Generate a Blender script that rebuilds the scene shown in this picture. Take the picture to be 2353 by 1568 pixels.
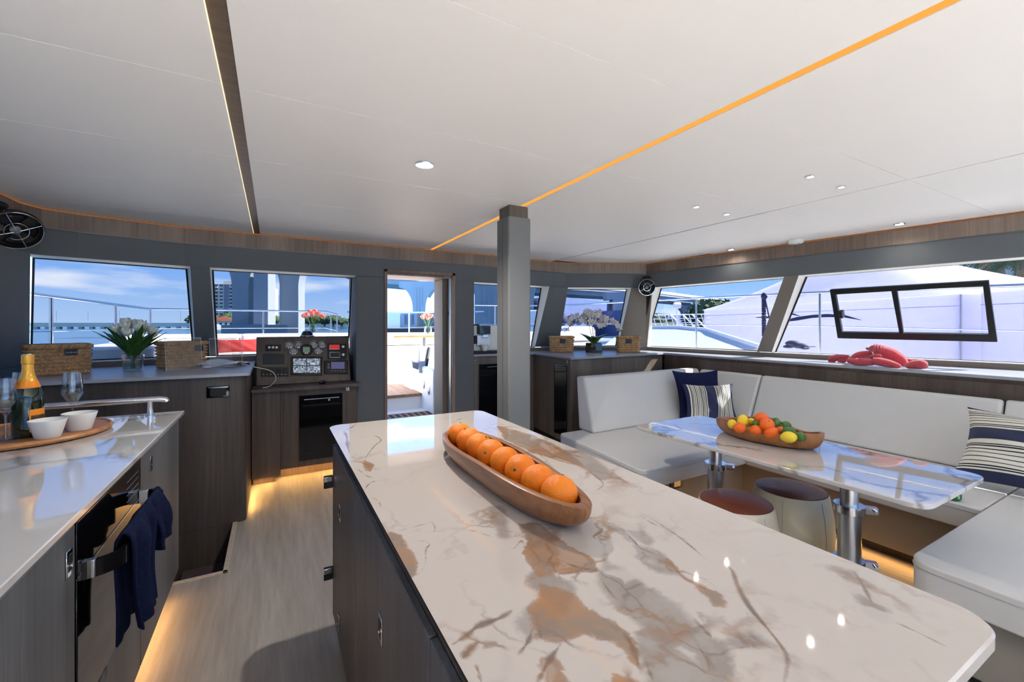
import bpy, bmesh, math, random
import numpy as np
from mathutils import Vector, Matrix, Euler

random.seed(7)
scene = bpy.context.scene
for o in list(bpy.data.objects): bpy.data.objects.remove(o)
COL = scene.collection
PI = math.pi

# ------------------------------------------------------------------ camera, sky, sun, exposure
FPX, PCX, PY0, HC = 985., 1176.5, 748., 1.37          # focal length, centre column, horizon row (2353x1568), eye height
TH = math.atan(548.5/985); SN, CS = math.sin(TH), math.cos(TH)
cam = bpy.data.cameras.new('camera'); camo = bpy.data.objects.new('camera', cam); COL.objects.link(camo)
camo.location = (0, 0, HC); camo.rotation_euler = (PI/2, 0, -TH)
cam.sensor_fit = 'HORIZONTAL'; cam.sensor_width = 36; cam.lens = 36*FPX/2353.; cam.shift_y = -(784-PY0)/2353.
cam.clip_start = 0.02; cam.clip_end = 6000
scene.camera = camo
scene.view_settings.view_transform = 'Standard'; scene.view_settings.look = 'None'
scene.view_settings.gamma = 1; scene.view_settings.use_curve_mapping = False
scene.view_settings.exposure = EXPO = 1.1
scene.cycles.use_denoising = True
try: scene.cycles.denoiser = 'OPENIMAGEDENOISE'
except Exception: pass
scene.cycles.max_bounces = 10; scene.cycles.diffuse_bounces = 5; scene.cycles.glossy_bounces = 4
scene.cycles.transmission_bounces = 6; scene.cycles.transparent_max_bounces = 16
scene.cycles.caustics_reflective = False; scene.cycles.caustics_refractive = False
scene.cycles.sample_clamp_indirect = 6.0

def lin(c):
    return tuple(((v/255.)/12.92 if v/255. <= .04045 else ((v/255.+.055)/1.055)**2.4) for v in c[:3])

world = bpy.data.worlds.new('sky'); scene.world = world; world.use_nodes = True
nt = world.node_tree; nt.nodes.clear()
def N(t, typ, **kw):
    n = t.nodes.new(typ)
    for k, v in kw.items(): setattr(n, k, v)
    return n
tc = N(nt, 'ShaderNodeTexCoord'); sep = N(nt, 'ShaderNodeSeparateXYZ'); nt.links.new(tc.outputs['Generated'], sep.inputs[0])
rmp = N(nt, 'ShaderNodeValToRGB'); nt.links.new(sep.outputs[2], rmp.inputs[0])
e = rmp.color_ramp.elements
e[0].position = 0.0; e[0].color = (*lin((178, 206, 238)), 1)
e[1].position = 0.75; e[1].color = (*lin((62, 128, 214)), 1)
k = e.new(0.16); k.color = (*lin((92, 160, 240)), 1)
mp = N(nt, 'ShaderNodeMapping'); mp.inputs['Scale'].default_value = (1.6, 1.6, 9.0); mp.inputs['Location'].default_value = (2.35, 0.9, 0.25)
nt.links.new(tc.outputs['Generated'], mp.inputs[0])
cn = N(nt, 'ShaderNodeTexNoise'); cn.inputs['Scale'].default_value = 1.7; cn.inputs['Detail'].default_value = 6; cn.inputs['Roughness'].default_value = .52
nt.links.new(mp.outputs[0], cn.inputs[0])
cr = N(nt, 'ShaderNodeValToRGB'); cr.color_ramp.elements[0].position = .52; cr.color_ramp.elements[1].position = .66
nt.links.new(cn.outputs[0], cr.inputs[0])
mx = N(nt, 'ShaderNodeMix', data_type='RGBA'); nt.links.new(cr.outputs[0], mx.inputs[0]); nt.links.new(rmp.outputs[0], mx.inputs[6])
mx.inputs[7].default_value = (*lin((236, 240, 248)), 1)
bg = N(nt, 'ShaderNodeBackground'); bg.inputs[1].default_value = 1.85
nt.links.new(mx.outputs[2], bg.inputs[0])
wo = N(nt, 'ShaderNodeOutputWorld'); nt.links.new(bg.outputs[0], wo.inputs[0])

sl = bpy.data.lights.new('sun', 'SUN'); sl.energy = 20; sl.angle = 0.009; sl.color = (1, .94, .84)
so = bpy.data.objects.new('sun', sl); COL.objects.link(so); so.location = (30, -8, 25)
so.rotation_euler = Vector((1, -.42, .94)).to_track_quat('Z', 'Y').to_euler()

# ------------------------------------------------------------------ measuring helpers: a picture point on a known plane -> metres
def ray(x, y):
    u = (x-PCX)/FPX; v = -(y-PY0)/FPX
    return Vector((SN+u*CS, CS-u*SN, v))
def zat(x, y, z): r = ray(x, y); return Vector((0, 0, HC))+r*((z-HC)/r.z)
def yat(x, y, Y): r = ray(x, y); return Vector((0, 0, HC))+r*(Y/r.y)
def xat(x, y, X): r = ray(x, y); return Vector((0, 0, HC))+r*(X/r.x)
def dat(x, y, D): return Vector((0, 0, HC))+ray(x, y)*D
def pat(x, y, p, n):
    r = ray(x, y); c = Vector((0, 0, HC)); n = Vector(n); return c+r*((Vector(p)-c).dot(n)/r.dot(n))

# ------------------------------------------------------------------ mesh builder
class MB:
    def __init__(s): s.v = []; s.f = []; s.uv = None
    def add(s, vs, fs):
        b = len(s.v); s.v += [tuple(p) for p in vs]; s.f += [tuple(i+b for i in f) for f in fs]; return s
    def box(s, x0, x1, y0, y1, z0, z1):
        return s.add([(x0, y0, z0), (x1, y0, z0), (x1, y1, z0), (x0, y1, z0), (x0, y0, z1), (x1, y0, z1), (x1, y1, z1), (x0, y1, z1)],
                     [(0, 3, 2, 1), (4, 5, 6, 7), (0, 1, 5, 4), (1, 2, 6, 5), (2, 3, 7, 6), (3, 0, 4, 7)])
    def ext(s, pts, vec):
        n = len(pts); vec = Vector(vec); p = [Vector(q) for q in pts]
        return s.add(p+[q+vec for q in p], [tuple(range(n-1, -1, -1)), tuple(range(n, 2*n))]+[(i, (i+1) % n, n+(i+1) % n, n+i) for i in range(n)])
    def poly(s, xy, z0, z1): return s.ext([(x, y, z0) for x, y in xy], (0, 0, z1-z0))
    def hexa(s, a, b):    # two quads, 4 points each
        return s.add(list(a)+list(b), [(3, 2, 1, 0), (4, 5, 6, 7)]+[(i, (i+1) % 4, 4+(i+1) % 4, 4+i) for i in range(4)])
    def cyl(s, p0, p1, r0, r1=None, n=20, cap=True):
        r1 = r0 if r1 is None else r1
        p0 = Vector(p0); p1 = Vector(p1); d = (p1-p0).normalized()
        a = d.orthogonal().normalized(); b = d.cross(a)
        vs = []
        for p, r in ((p0, r0), (p1, r1)):
            for i in range(n):
                t = 2*PI*i/n; vs.append(p+a*math.cos(t)*r+b*math.sin(t)*r)
        fs = [(i, (i+1) % n, n+(i+1) % n, n+i) for i in range(n)]
        if cap: fs += [tuple(range(n-1, -1, -1)), tuple(range(n, 2*n))]
        return s.add(vs, fs)
    def tube(s, pts, r, n=10, closed=False, ry=None):
        pts = [Vector(p) for p in pts]; m = len(pts); vs = []; up = None
        rs = r if isinstance(r, (list, tuple)) else [r]*m
        for i, p in enumerate(pts):
            if closed: d = pts[(i+1) % m]-pts[i-1]
            else: d = pts[min(i+1, m-1)]-pts[max(i-1, 0)]
            d.normalize()
            a = d.orthogonal().normalized() if up is None else (up-d*up.dot(d)).normalized()
            up = a; b = d.cross(a)
            for k in range(n):
                t = 2*PI*k/n; vs.append(p+a*math.cos(t)*rs[i]+b*math.sin(t)*(rs[i] if ry is None else ry))
        fs = []
        for i in range(m if closed else m-1):
            j = (i+1) % m
            for k in range(n): fs.append((i*n+k, i*n+(k+1) % n, j*n+(k+1) % n, j*n+k))
        if not closed: fs += [tuple(range(n-1, -1, -1)), tuple(range((m-1)*n, m*n))]
        return s.add(vs, fs)
    def lathe(s, prof, c=(0, 0, 0), n=32, axis=None):
        vs = []; m = len(prof); R = Matrix.Identity(3) if axis is None else Vector(axis).to_track_quat('Z', 'Y').to_matrix()
        for r, z in prof:
            for k in range(n):
                t = 2*PI*k/n; vs.append(Vector(c)+R@Vector((r*math.cos(t), r*math.sin(t), z)))
        fs = [(i*n+k, i*n+(k+1) % n, (i+1)*n+(k+1) % n, (i+1)*n+k) for i in range(m-1) for k in range(n)]
        if prof[0][0] > 1e-6: fs.append(tuple(range(n-1, -1, -1)))
        if prof[-1][0] > 1e-6: fs.append(tuple(range((m-1)*n, m*n)))
        return s.add(vs, fs)
    def shell(s, prof, c=(0, 0, 0), n=32):    # open lathe, no caps
        vs = []; m = len(prof)
        for r, z in prof:
            for k in range(n):
                t = 2*PI*k/n; vs.append((c[0]+r*math.cos(t), c[1]+r*math.sin(t), c[2]+z))
        return s.add(vs, [(i*n+k, i*n+(k+1) % n, (i+1)*n+(k+1) % n, (i+1)*n+k) for i in range(m-1) for k in range(n)])
    def ell(s, c, r, rot=(0, 0, 0), nu=20, nv=12, pw=1.0):
        R = Euler(rot).to_matrix() if not isinstance(rot, Matrix) else rot; vs = []; c = Vector(c)
        for j in range(nv+1):
            ph = -PI/2+PI*j/nv
            for i in range(nu):
                t = 2*PI*i/nu
                vs.append(c+R@Vector((r[0]*math.cos(ph)*math.cos(t), r[1]*math.cos(ph)*math.sin(t), r[2]*math.sin(ph))))
        return s.add(vs, [(j*nu+i, j*nu+(i+1) % nu, (j+1)*nu+(i+1) % nu, (j+1)*nu+i) for j in range(nv) for i in range(nu)])
    def grid(s, fn, nu, nv, closeu=False, closev=False):
        vs = [fn(i/(nu if closeu else nu-1), j/(nv if closev else nv-1)) for j in range(nv) for i in range(nu)]
        fs = []
        for j in range(nv if closev else nv-1):
            for i in range(nu if closeu else nu-1):
                a, b = (i+1) % nu, (j+1) % nv; fs.append((j*nu+i, j*nu+a, b*nu+a, b*nu+i))
        s.add(vs, fs)
        return s
    def build(s, name, mat, parent=None, bevel=0, seg=2, local=False, sharp=38, sub=0, solid=0, loc=None, doubles=False):
        vs = s.v
        if parent is not None and not local:
            mi = WM[parent.name].inverted(); vs = [mi@Vector(p) for p in vs]
        elif parent is None and loc is None and not local:
            a = np.array([tuple(p) for p in vs]); mn = a.min(0); mxx = a.max(0); loc = Vector(((mn[0]+mxx[0])/2, (mn[1]+mxx[1])/2, mn[2]))
            vs = [Vector(p)-loc for p in vs]
        me = bpy.data.meshes.new(name); me.from_pydata([tuple(p) for p in vs], [], s.f); me.validate()
        bm = bmesh.new(); bm.from_mesh(me)
        if doubles: bmesh.ops.remove_doubles(bm, verts=bm.verts, dist=1e-5)
        if len(bm.verts) < 60000: bmesh.ops.recalc_face_normals(bm, faces=bm.faces)
        bm.to_mesh(me); bm.free()
        me.polygons.foreach_set('use_smooth', [True]*len(me.polygons))
        try: me.set_sharp_from_angle(angle=math.radians(sharp))
        except Exception: pass
        me.materials.append(mat)
        o = bpy.data.objects.new(name, me); COL.objects.link(o)
        if parent is not None: o.parent = parent; WM[o.name] = WM[parent.name].copy()
        else:
            if loc is not None: o.location = loc
            WM[o.name] = Matrix.Translation(o.location)
        if solid:
            m = o.modifiers.new('solid', 'SOLIDIFY'); m.thickness = solid; m.offset = 0
        if bevel:
            m = o.modifiers.new('bevel', 'BEVEL'); m.width = bevel; m.segments = seg; m.limit_method = 'ANGLE'; m.angle_limit = math.radians(40)
            m.harden_normals = False
        if sub:
            m = o.modifiers.new('sub', 'SUBSURF'); m.levels = sub; m.render_levels = sub
        return o
WM = {}
def thing(name, label, cat, loc=(0, 0, 0), rz=0, group=None, kind=None, parent=None, rot=None):
    o = bpy.data.objects.new(name, None); COL.objects.link(o); o.empty_display_size = .05
    o.location = loc; o.rotation_euler = rot if rot is not None else (0, 0, rz)
    L = Matrix.Translation(Vector(loc))@Euler(o.rotation_euler).to_matrix().to_4x4()
    WM[o.name] = L
    if label: o['label'] = label
    if cat: o['category'] = cat
    if group: o['group'] = group
    if kind: o['kind'] = kind
    return o
def tag(o, label, cat, group=None, kind=None):
    o['label'] = label; o['category'] = cat
    if group: o['group'] = group
    if kind: o['kind'] = kind
    return o
def struct(o, label=None):
    o['kind'] = 'structure'
    if label: o['label'] = label
    return o
def dup(o, loc, rot=None, label=None, parent=None, scale=None):
    c = o.copy(); COL.objects.link(c); c.parent = parent
    if parent is None:
        c.location = loc
        if rot is not None: c.rotation_euler = rot
        if scale is not None: c.scale = scale
        if label: c['label'] = label
        WM[c.name] = Matrix.LocRotScale(c.location, c.rotation_euler, c.scale)
    for ch in o.children: dup(ch, None, parent=c)
    return c
def rpoly(pts, r, n=6):     # rounded polygon (xy), r one number or list
    out = []; m = len(pts)
    for i in range(m):
        p = Vector(pts[i]); a = Vector(pts[i-1]); b = Vector(pts[(i+1) % m]); rr = r[i] if isinstance(r, (list, tuple)) else r
        if rr <= 0: out.append(tuple(p)); continue
        da = (a-p).normalized(); db = (b-p).normalized()
        for k in range(n+1):
            t = k/n; q = (p+da*rr)*(1-t)**2+p*2*t*(1-t)+(p+db*rr)*t*t
            out.append(tuple(q))
    return out

# ------------------------------------------------------------------ materials
def M(name, col, rough=.5, metal=0, var=.06, scale=6., bump=0, bscale=40., spec=.5, coat=0, stretch=(1, 1, 1), emit=None, est=0, col2=None, sheen=0, alpha=None, trans=0, ior=1.45, detail=3, coatr=.03):
    m = bpy.data.materials.new(name); m.use_nodes = True; t = m.node_tree; b = t.nodes['Principled BSDF']
    c = lin(col); c2 = lin(col2) if col2 else tuple(min(1, v*(1-var)) for v in c)
    tcn = N(t, 'ShaderNodeTexCoord'); mpn = N(t, 'ShaderNodeMapping'); mpn.inputs['Scale'].default_value = stretch
    t.links.new(tcn.outputs['Object'], mpn.inputs[0])
    nz = N(t, 'ShaderNodeTexNoise'); nz.inputs['Scale'].default_value = scale; nz.inputs['Detail'].default_value = detail
    t.links.new(mpn.outputs[0], nz.inputs[0])
    mm = N(t, 'ShaderNodeMix', data_type='RGBA'); mm.inputs[6].default_value = (*c, 1); mm.inputs[7].default_value = (*c2, 1)
    cr = N(t, 'ShaderNodeValToRGB'); cr.color_ramp.elements[0].position = .35; cr.color_ramp.elements[1].position = .65
    t.links.new(nz.outputs[0], cr.inputs[0]); t.links.new(cr.outputs[0], mm.inputs[0]); t.links.new(mm.outputs[2], b.inputs['Base Color'])
    b.inputs['Roughness'].default_value = rough; b.inputs['Metallic'].default_value = metal
    b.inputs['Specular IOR Level'].default_value = spec; b.inputs['Coat Weight'].default_value = coat; b.inputs['Coat Roughness'].default_value = coatr
    b.inputs['Sheen Weight'].default_value = sheen; b.inputs['Transmission Weight'].default_value = trans; b.inputs['IOR'].default_value = ior
    if emit: b.inputs['Emission Color'].default_value = (*lin(emit), 1); b.inputs['Emission Strength'].default_value = est
    if bump:
        n2 = N(t, 'ShaderNodeTexNoise'); n2.inputs['Scale'].default_value = bscale; n2.inputs['Detail'].default_value = 4
        t.links.new(mpn.outputs[0], n2.inputs[0])
        bp = N(t, 'ShaderNodeBump'); bp.inputs['Strength'].default_value = bump; bp.inputs['Distance'].default_value = .01
        t.links.new(n2.outputs[0], bp.inputs['Height']); t.links.new(bp.outputs[0], b.inputs['Normal'])
    return m
def wood(name, a, b_, rough=.45, stretch=(30, 30, 1.2), sc=1.6, bump=.12, contrast=(.3, .7), band=None, coat=0):
    m = M(name, a, rough, bump=bump, bscale=5, stretch=stretch, coat=coat); t = m.node_tree
    nz = [n for n in t.nodes if n.type == 'TEX_NOISE'][0]; nz.inputs['Scale'].default_value = sc; nz.inputs['Detail'].default_value = 7; nz.inputs['Roughness'].default_value = .65
    cr = [n for n in t.nodes if n.type == 'VALTORGB'][0]; cr.color_ramp.elements[0].position = contrast[0]; cr.color_ramp.elements[1].position = contrast[1]
    mm = [n for n in t.nodes if n.type == 'MIX'][0]; mm.inputs[7].default_value = (*lin(b_), 1)
    if band:    # slow veneer bands across the grain
        tcn = [n for n in t.nodes if n.type == 'TEX_COORD'][0]
        mp2 = N(t, 'ShaderNodeMapping'); mp2.inputs['Scale'].default_value = band; t.links.new(tcn.outputs['Object'], mp2.inputs[0])
        n3 = N(t, 'ShaderNodeTexNoise'); n3.inputs['Scale'].default_value = 1; n3.inputs['Detail'].default_value = 1; t.links.new(mp2.outputs[0], n3.inputs[0])
        m3 = N(t, 'ShaderNodeMix', data_type='RGBA', blend_type='MULTIPLY'); m3.inputs[0].default_value = 1
        c3 = N(t, 'ShaderNodeValToRGB'); c3.color_ramp.elements[0].position = .4; c3.color_ramp.elements[1].position = .6
        c3.color_ramp.elements[0].color = (.72, .70, .69, 1); t.links.new(n3.outputs[0], c3.inputs[0])
        t.links.new(mm.outputs[2], m3.inputs[6]); t.links.new(c3.outputs[0], m3.inputs[7]); t.links.new(m3.outputs[2], t.nodes['Principled BSDF'].inputs['Base Color'])
    return m
def glass(name, tint, refl=.08, rough=0.0):
    m = bpy.data.materials.new(name); m.use_nodes = True; t = m.node_tree; t.nodes.clear()
    tr = N(t, 'ShaderNodeBsdfTransparent'); gl = N(t, 'ShaderNodeBsdfGlossy'); gl.inputs['Roughness'].default_value = rough
    tcn = N(t, 'ShaderNodeTexCoord'); nz = N(t, 'ShaderNodeTexNoise'); nz.inputs['Scale'].default_value = 1.3; t.links.new(tcn.outputs['Object'], nz.inputs[0])
    mm = N(t, 'ShaderNodeMix', data_type='RGBA'); t.links.new(nz.outputs[0], mm.inputs[0]); mm.inputs[6].default_value = (*tint, 1); mm.inputs[7].default_value = (*[v*.97 for v in tint], 1)
    t.links.new(mm.outputs[2], tr.inputs[0])
    lw = N(t, 'ShaderNodeLayerWeight'); lw.inputs[0].default_value = .25
    mu = N(t, 'ShaderNodeMath', operation='MULTIPLY'); mu.inputs[1].default_value = refl*3; t.links.new(lw.outputs[1], mu.inputs[0])
    ad = N(t, 'ShaderNodeMath', operation='ADD'); ad.inputs[1].default_value = refl*.4; t.links.new(mu.outputs[0], ad.inputs[0])
    ms = N(t, 'ShaderNodeMixShader'); t.links.new(ad.outputs[0], ms.inputs[0]); t.links.new(tr.outputs[0], ms.inputs[1]); t.links.new(gl.outputs[0], ms.inputs[2])
    o = N(t, 'ShaderNodeOutputMaterial'); t.links.new(ms.outputs[0], o.inputs[0]); return m
def emis(name, col, st):
    m = bpy.data.materials.new(name); m.use_nodes = True; t = m.node_tree; t.nodes.clear()
    em = N(t, 'ShaderNodeEmission'); em.inputs[1].default_value = st
    tcn = N(t, 'ShaderNodeTexCoord'); nz = N(t, 'ShaderNodeTexNoise'); nz.inputs['Scale'].default_value = 3; t.links.new(tcn.outputs['Object'], nz.inputs[0])
    mm = N(t, 'ShaderNodeMix', data_type='RGBA'); t.links.new(nz.outputs[0], mm.inputs[0]); c = lin(col); mm.inputs[6].default_value = (*c, 1); mm.inputs[7].default_value = (*[v*.85 for v in c], 1)
    t.links.new(mm.outputs[2], em.inputs[0]); o = N(t, 'ShaderNodeOutputMaterial'); t.links.new(em.outputs[0], o.inputs[0]); return m

m_ceil = M('ceiling_white', (242, 239, 236), .55, var=.02, scale=.8)
m_wall = M('grey_fabric_panel', (98, 102, 105), .8, var=.05, scale=3, bump=.05, bscale=900)
m_pier = M('taupe_fabric_panel', (122, 114, 105), .8, var=.04, scale=3, bump=.05, bscale=900)
m_reveal = M('cream_reveal', (214, 212, 202), .5, var=.03)
m_black = M('black_rubber', (16, 17, 19), .4, var=.1)
m_blackg = M('black_gloss', (10, 11, 13), .06, var=.1, coat=.5)
m_blackm = M('black_matt_plastic', (24, 26, 28), .55, var=.1)
m_head = wood('ash_veneer_header', (150, 131, 116), (120, 104, 93), stretch=(26, 26, 1), band=(3, 3, .2))
m_cab = wood('smoked_ash_veneer', (112, 103, 95), (84, 77, 71), stretch=(40, 40, 1.3), band=(6, 6, .3))
m_cabd = wood('dark_ash_veneer', (88, 80, 73), (66, 60, 55), stretch=(40, 40, 1.3), band=(6, 6, .3))
m_helm = wood('brown_ash_veneer', (98, 86, 76), (74, 63, 56), stretch=(40, 40, 1.3), band=(7, 7, .3))
m_floor = wood('grey_oak_floor', (164, 160, 155), (135, 131, 126), .5, stretch=(14, 1.1, 1), sc=2.4, bump=.1, contrast=(.3, .75), band=(2.5, .35, 1))
m_strip = wood('ceiling_strip_wood', (112, 96, 80), (88, 74, 60), stretch=(2, 20, 20))
m_top = M('grey_laminate_top', (160, 163, 170), .30, var=.05, scale=14)
m_chrome = M('polished_steel', (225, 228, 232), .12, 1, var=.04)
m_alu = M('brushed_aluminium', (196, 199, 203), .28, 1, var=.06, stretch=(60, 60, 1))
m_leather = M('pale_grey_leather', (204, 203, 200), .42, var=.03, scale=2.5, bump=.05, bscale=260)
m_base = M('greige_base_panel', (150, 143, 132), .6, var=.04)
m_stool = M('cream_leather', (212, 196, 164), .45, var=.04, bump=.04, bscale=300)
m_brown = M('brown_leather', (112, 62, 48), .35, var=.15, bump=.05, bscale=260)
m_navy = M('navy_fabric', (28, 35, 70), .9, var=.25, scale=60, bump=.35, bscale=500, spec=.15)
m_towel = M('navy_terry', (24, 32, 62), .95, var=.35, scale=120, bump=.6, bscale=500, spec=.1)
m_red = M('red_plush', (226, 60, 78), .9, var=.3, scale=140, bump=.8, bscale=300, sheen=.6)
m_white = M('white_gelcoat', (238, 238, 236), .3, var=.02, scale=2)
m_cush = M('white_vinyl', (234, 232, 226), .5, var=.03)
m_teak = wood('teak_deck', (176, 132, 92), (136, 96, 62), .55, stretch=(24, 1.2, 1))
m_bowlw = wood('teak_bowl', (160, 110, 70), (98, 60, 36), .35, stretch=(34, 2.2, 14), sc=1.6, coat=.15)
m_bowl2 = wood('carved_root_wood', (168, 112, 66), (116, 70, 36), .4, stretch=(9, 9, 9), sc=1.2, contrast=(.35, .65))
m_tray = wood('acacia_board', (190, 136, 84), (146, 94, 52), .4, stretch=(3, 22, 6), sc=1.6)
m_orange = M('orange_peel', (244, 140, 22), .38, var=.12, scale=14, bump=.35, bscale=300, col2=(238, 120, 18))
m_mand = M('mandarin_peel', (238, 104, 24), .38, var=.1, bump=.3, bscale=300)
m_lemon = M('lemon_peel', (236, 204, 44), .38, var=.12, bump=.3, bscale=300)
m_lime = M('lime_peel', (84, 124, 44), .36, var=.3, scale=30, bump=.3, bscale=300, col2=(52, 92, 34))
m_stalk = M('stalk_green', (84, 98, 44), .6)
m_leaf = M('leaf_green', (74, 118, 46), .45, var=.4, scale=30, col2=(44, 84, 30), stretch=(8, 8, 1))
m_petal = M('white_petal', (238, 238, 226), .5, var=.06, scale=30)
m_coral = M('coral_petal', (240, 104, 92), .5, var=.3, scale=30, col2=(246, 150, 130))
m_porc = M('white_porcelain', (226, 228, 224), .25, var=.03)
m_gold = M('orange_foil', (230, 172, 66), .35, .35, var=.12, scale=30, bump=.3, bscale=60)
m_olab = M('orange_paper_label', (240, 142, 26), .5, var=.04)
m_bottle = M('green_bottle_glass', (18, 34, 16), .05, var=.3, coat=.6)
m_cglass = glass('clear_glass', (.90, .93, .94), .20)
m_acryl = glass('acrylic_sheet', (.86, .87, .88), .07)
m_pane = glass('tinted_pane', (.50, .51, .53), .05)
m_paner = glass('tinted_side_pane', (.56, .57, .595), .05)
m_clearp = glass('clear_pane', (.93, .95, .95), .06)
m_water_v = glass('vase_water', (.80, .88, .80), .10)
m_basket = M('seagrass_weave', (206, 168, 122), .8, var=.4, scale=60, bump=.4, bscale=260, col2=(176, 134, 90), stretch=(1, 1, .4))
m_tagm = M('dark_label_card', (46, 52, 60), .6)
m_led = emis('warm_led', (255, 158, 48), 1.5)
m_ledc = emis('warm_led_cove', (210, 128, 64), .22)
m_lamp = emis('lamp_white', (255, 250, 240), 9)
m_paper = M('white_paper', (236, 238, 242), .6, var=.05)
m_cable = M('white_cable', (220, 218, 206), .5)
m_bead = M('dull_metal_bead', (120, 118, 114), .4, .6)
m_concrete = M('concrete', (186, 184, 178), .85, var=.16, scale=.12, bump=.1, bscale=1, stretch=(4, 4, .6))
m_stair = M('unlit_stairwell_dark', (70, 58, 62), .8)  # darkness of the unlit stairwell put into the colour
m_tent = M('white_tent_canvas', (232, 230, 238), .8, var=.05, scale=.5)
_t = m_tent.node_tree; _tr = N(_t, 'ShaderNodeBsdfTranslucent'); _tr.inputs[0].default_value = (*lin((226, 226, 246)), 1); _ms = N(_t, 'ShaderNodeMixShader'); _ms.inputs[0].default_value = .6
_t.links.new(_t.nodes['Principled BSDF'].outputs[0], _ms.inputs[1]); _t.links.new(_tr.outputs[0], _ms.inputs[2]); _t.links.new(_ms.outputs[0], [n for n in _t.nodes if n.type == 'OUTPUT_MATERIAL'][0].inputs[0])
m_darkblue = M('navy_print', (34, 44, 84), .7)
m_fol = M('foliage_green', (74, 98, 58), .8, var=.5, scale=2)
m_palm = M('palm_green', (84, 104, 74), .7, var=.4, scale=6)
m_trunk = M('palm_trunk', (122, 112, 100), .9, var=.3, scale=8)
# ================================================================== THE CABIN SHELL
ZC = 2.16; ZT = 1.845; ZB = 1.09
SEG = {  # name: top line (z 1.845) and bottom line (z 1.09) of the raked glazing
 'L': ((-1.42, -2.5), (-1.42, 4.06), (-1.55, -2.5), (-1.55, 4.42)),
 '1': ((-1.42, 4.06), (-.62, 4.27), (-1.55, 4.42), (-.68, 4.66)),
 '2': ((-.62, 4.27), (.69, 4.30), (-.68, 4.66), (.69, 4.68)),
 '3': ((1.92, 4.31), (3.2, 4.37), (1.92, 4.68), (3.30, 4.66)),
 '4': ((3.2, 4.37), (4.13, 3.92), (3.30, 4.66), (4.30, 4.07)),
 '5': ((4.13, 3.92), (4.99, -2.5), (4.30, 4.07), (5.30, -2.5))}
def W(k, s, t, off=0.):
    T0, T1, Q0, Q1 = [Vector(p) for p in SEG[k]]
    p = (Q0.lerp(Q1, s)).lerp(T0.lerp(T1, s), t); d = (T1-T0).normalized(); n = Vector((-d.y, d.x))
    if k == 'L': n = Vector((-1, 0))
    elif n.dot(Vector((p.x-1.5, p.y-1.5))) < 0: n = -n
    q = p+n*off; return Vector((q.x, q.y, ZB+t*(ZT-ZB)))
def spar(k, x, y):
    a, b, c = W(k, 0, 0), W(k, 1, 0), W(k, 0, 1); n = (b-a).cross(c-a)
    P = pat(x, y, a, n); t = (P.z-ZB)/(ZT-ZB); l = W(k, 0, t); r = W(k, 1, t); d = r-l
    return (P-l).dot(d)/d.dot(d)
# floor with the stairwell left open
fl = struct(MB().poly([(-.22, -2.6), (5.3, -2.6), (5.3, 4.72), (-.22, 4.72)], -.06, 0).poly([(-1.6, -2.6), (-.22, -2.6), (-.22, 2.86), (-1.6, 2.86)], -.06, 0)
            .build('floor', m_floor), 'light grey oak floor of the cabin')
b = MB(); b.box(-.245, -.218, 2.84, 3.62, -.05, .006); b.box(-.60, -.22, 2.84, 2.866, -.05, .006)
struct(b.build('trim_1', wood('pale_nosing', (186, 176, 164), (160, 150, 138), .45), bevel=.002), 'pale nosing along the edge of the stairwell')
b = MB(); b.box(-1.6, -.62, 2.86, 2.88, -1.3, -.06); b.box(-.22, -.20, 2.86, 4.4, -1.3, -.06); b.box(-1.6, -1.58, 2.86, 3.6, -1.3, -.06); b.box(-1.6, -.2, 2.84, 3.6, -1.3, -1.28)
b.box(-.62, -.22, 2.86, 2.88, -1.3, -.06)
struct(b.build('wall_stairwell', m_stair), 'dark lining of the stairwell')
st = thing('staircase', 'dark steps going down in the stairwell beside the tall grey cabinet', 'stairs', (-.5, 3.2, -.9))
MB().box(-.52, -.222, 2.885, 3.525, -.30, -.25).build('step', m_stair, st, bevel=.004)
MB().box(-.82, -.52, 2.885, 3.525, -.55, -.50).build('step', m_stair, st, bevel=.004)
MB().box(-1.12, -.82, 2.885, 3.525, -.80, -.75).build('step', m_stair, st, bevel=.004)

# ceiling: backing plus panels with open joints
ce = struct(thing('ceiling', 'off-white panelled ceiling', None, (1.5, 1, ZC)))
del ce['label']; ce['label'] = 'off-white panelled ceiling with open joints'
g = .0013
def panel(x0, x1, y0, y1):
    MB().box(x0+g, x1-g, y0+g, y1-g, ZC, ZC+.0035).build('panel', m_ceil, ce)
ROWS = [-2.6, -1.0, -.1, .985, 1.683, 2.385, 3.07, 3.82]
for i in range(len(ROWS)):
    y0 = ROWS[i]; y1 = ROWS[i+1] if i+1 < len(ROWS) else 4.62
    if y0 < 3.9: panel(-1.60, -.146, y0, min(y1, 4.5 if y1 > 4 else y1))
    panel(-.101, 1.425, y0, y1)
    panel(1.462, 3.003, y0, y1)
    panel(3.018, 4.2 if y0 > 3 else 5.0, y0, min(y1, 4.3))
MB().box(-1.62, -.149, -2.62, 4.66, ZC+.0036, ZC+.08).box(-.10, 1.426, -2.62, 4.66, ZC+.0036, ZC+.08).box(1.461, 5.2, -2.62, 4.66, ZC+.0036, ZC+.08).box(-.16, 1.47, -2.62, 4.66, ZC+.08, ZC+.09).build('backing', M('dark_void', (120, 116, 112), .9), ce)
struct(MB().box(-.146, -.101, -2.6, 4.4, ZC+.004, ZC+.03).build('trim_2', m_strip), 'brown wood strip let into the ceiling')
b = MB().box(1.4265, 1.4605, -2.6, 4.4, ZC+.0015, ZC+.03)
struct(b.build('trim_3', emis('amber_light_strip', (222, 150, 66), .75)), 'amber light strip running the length of the ceiling')
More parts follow.
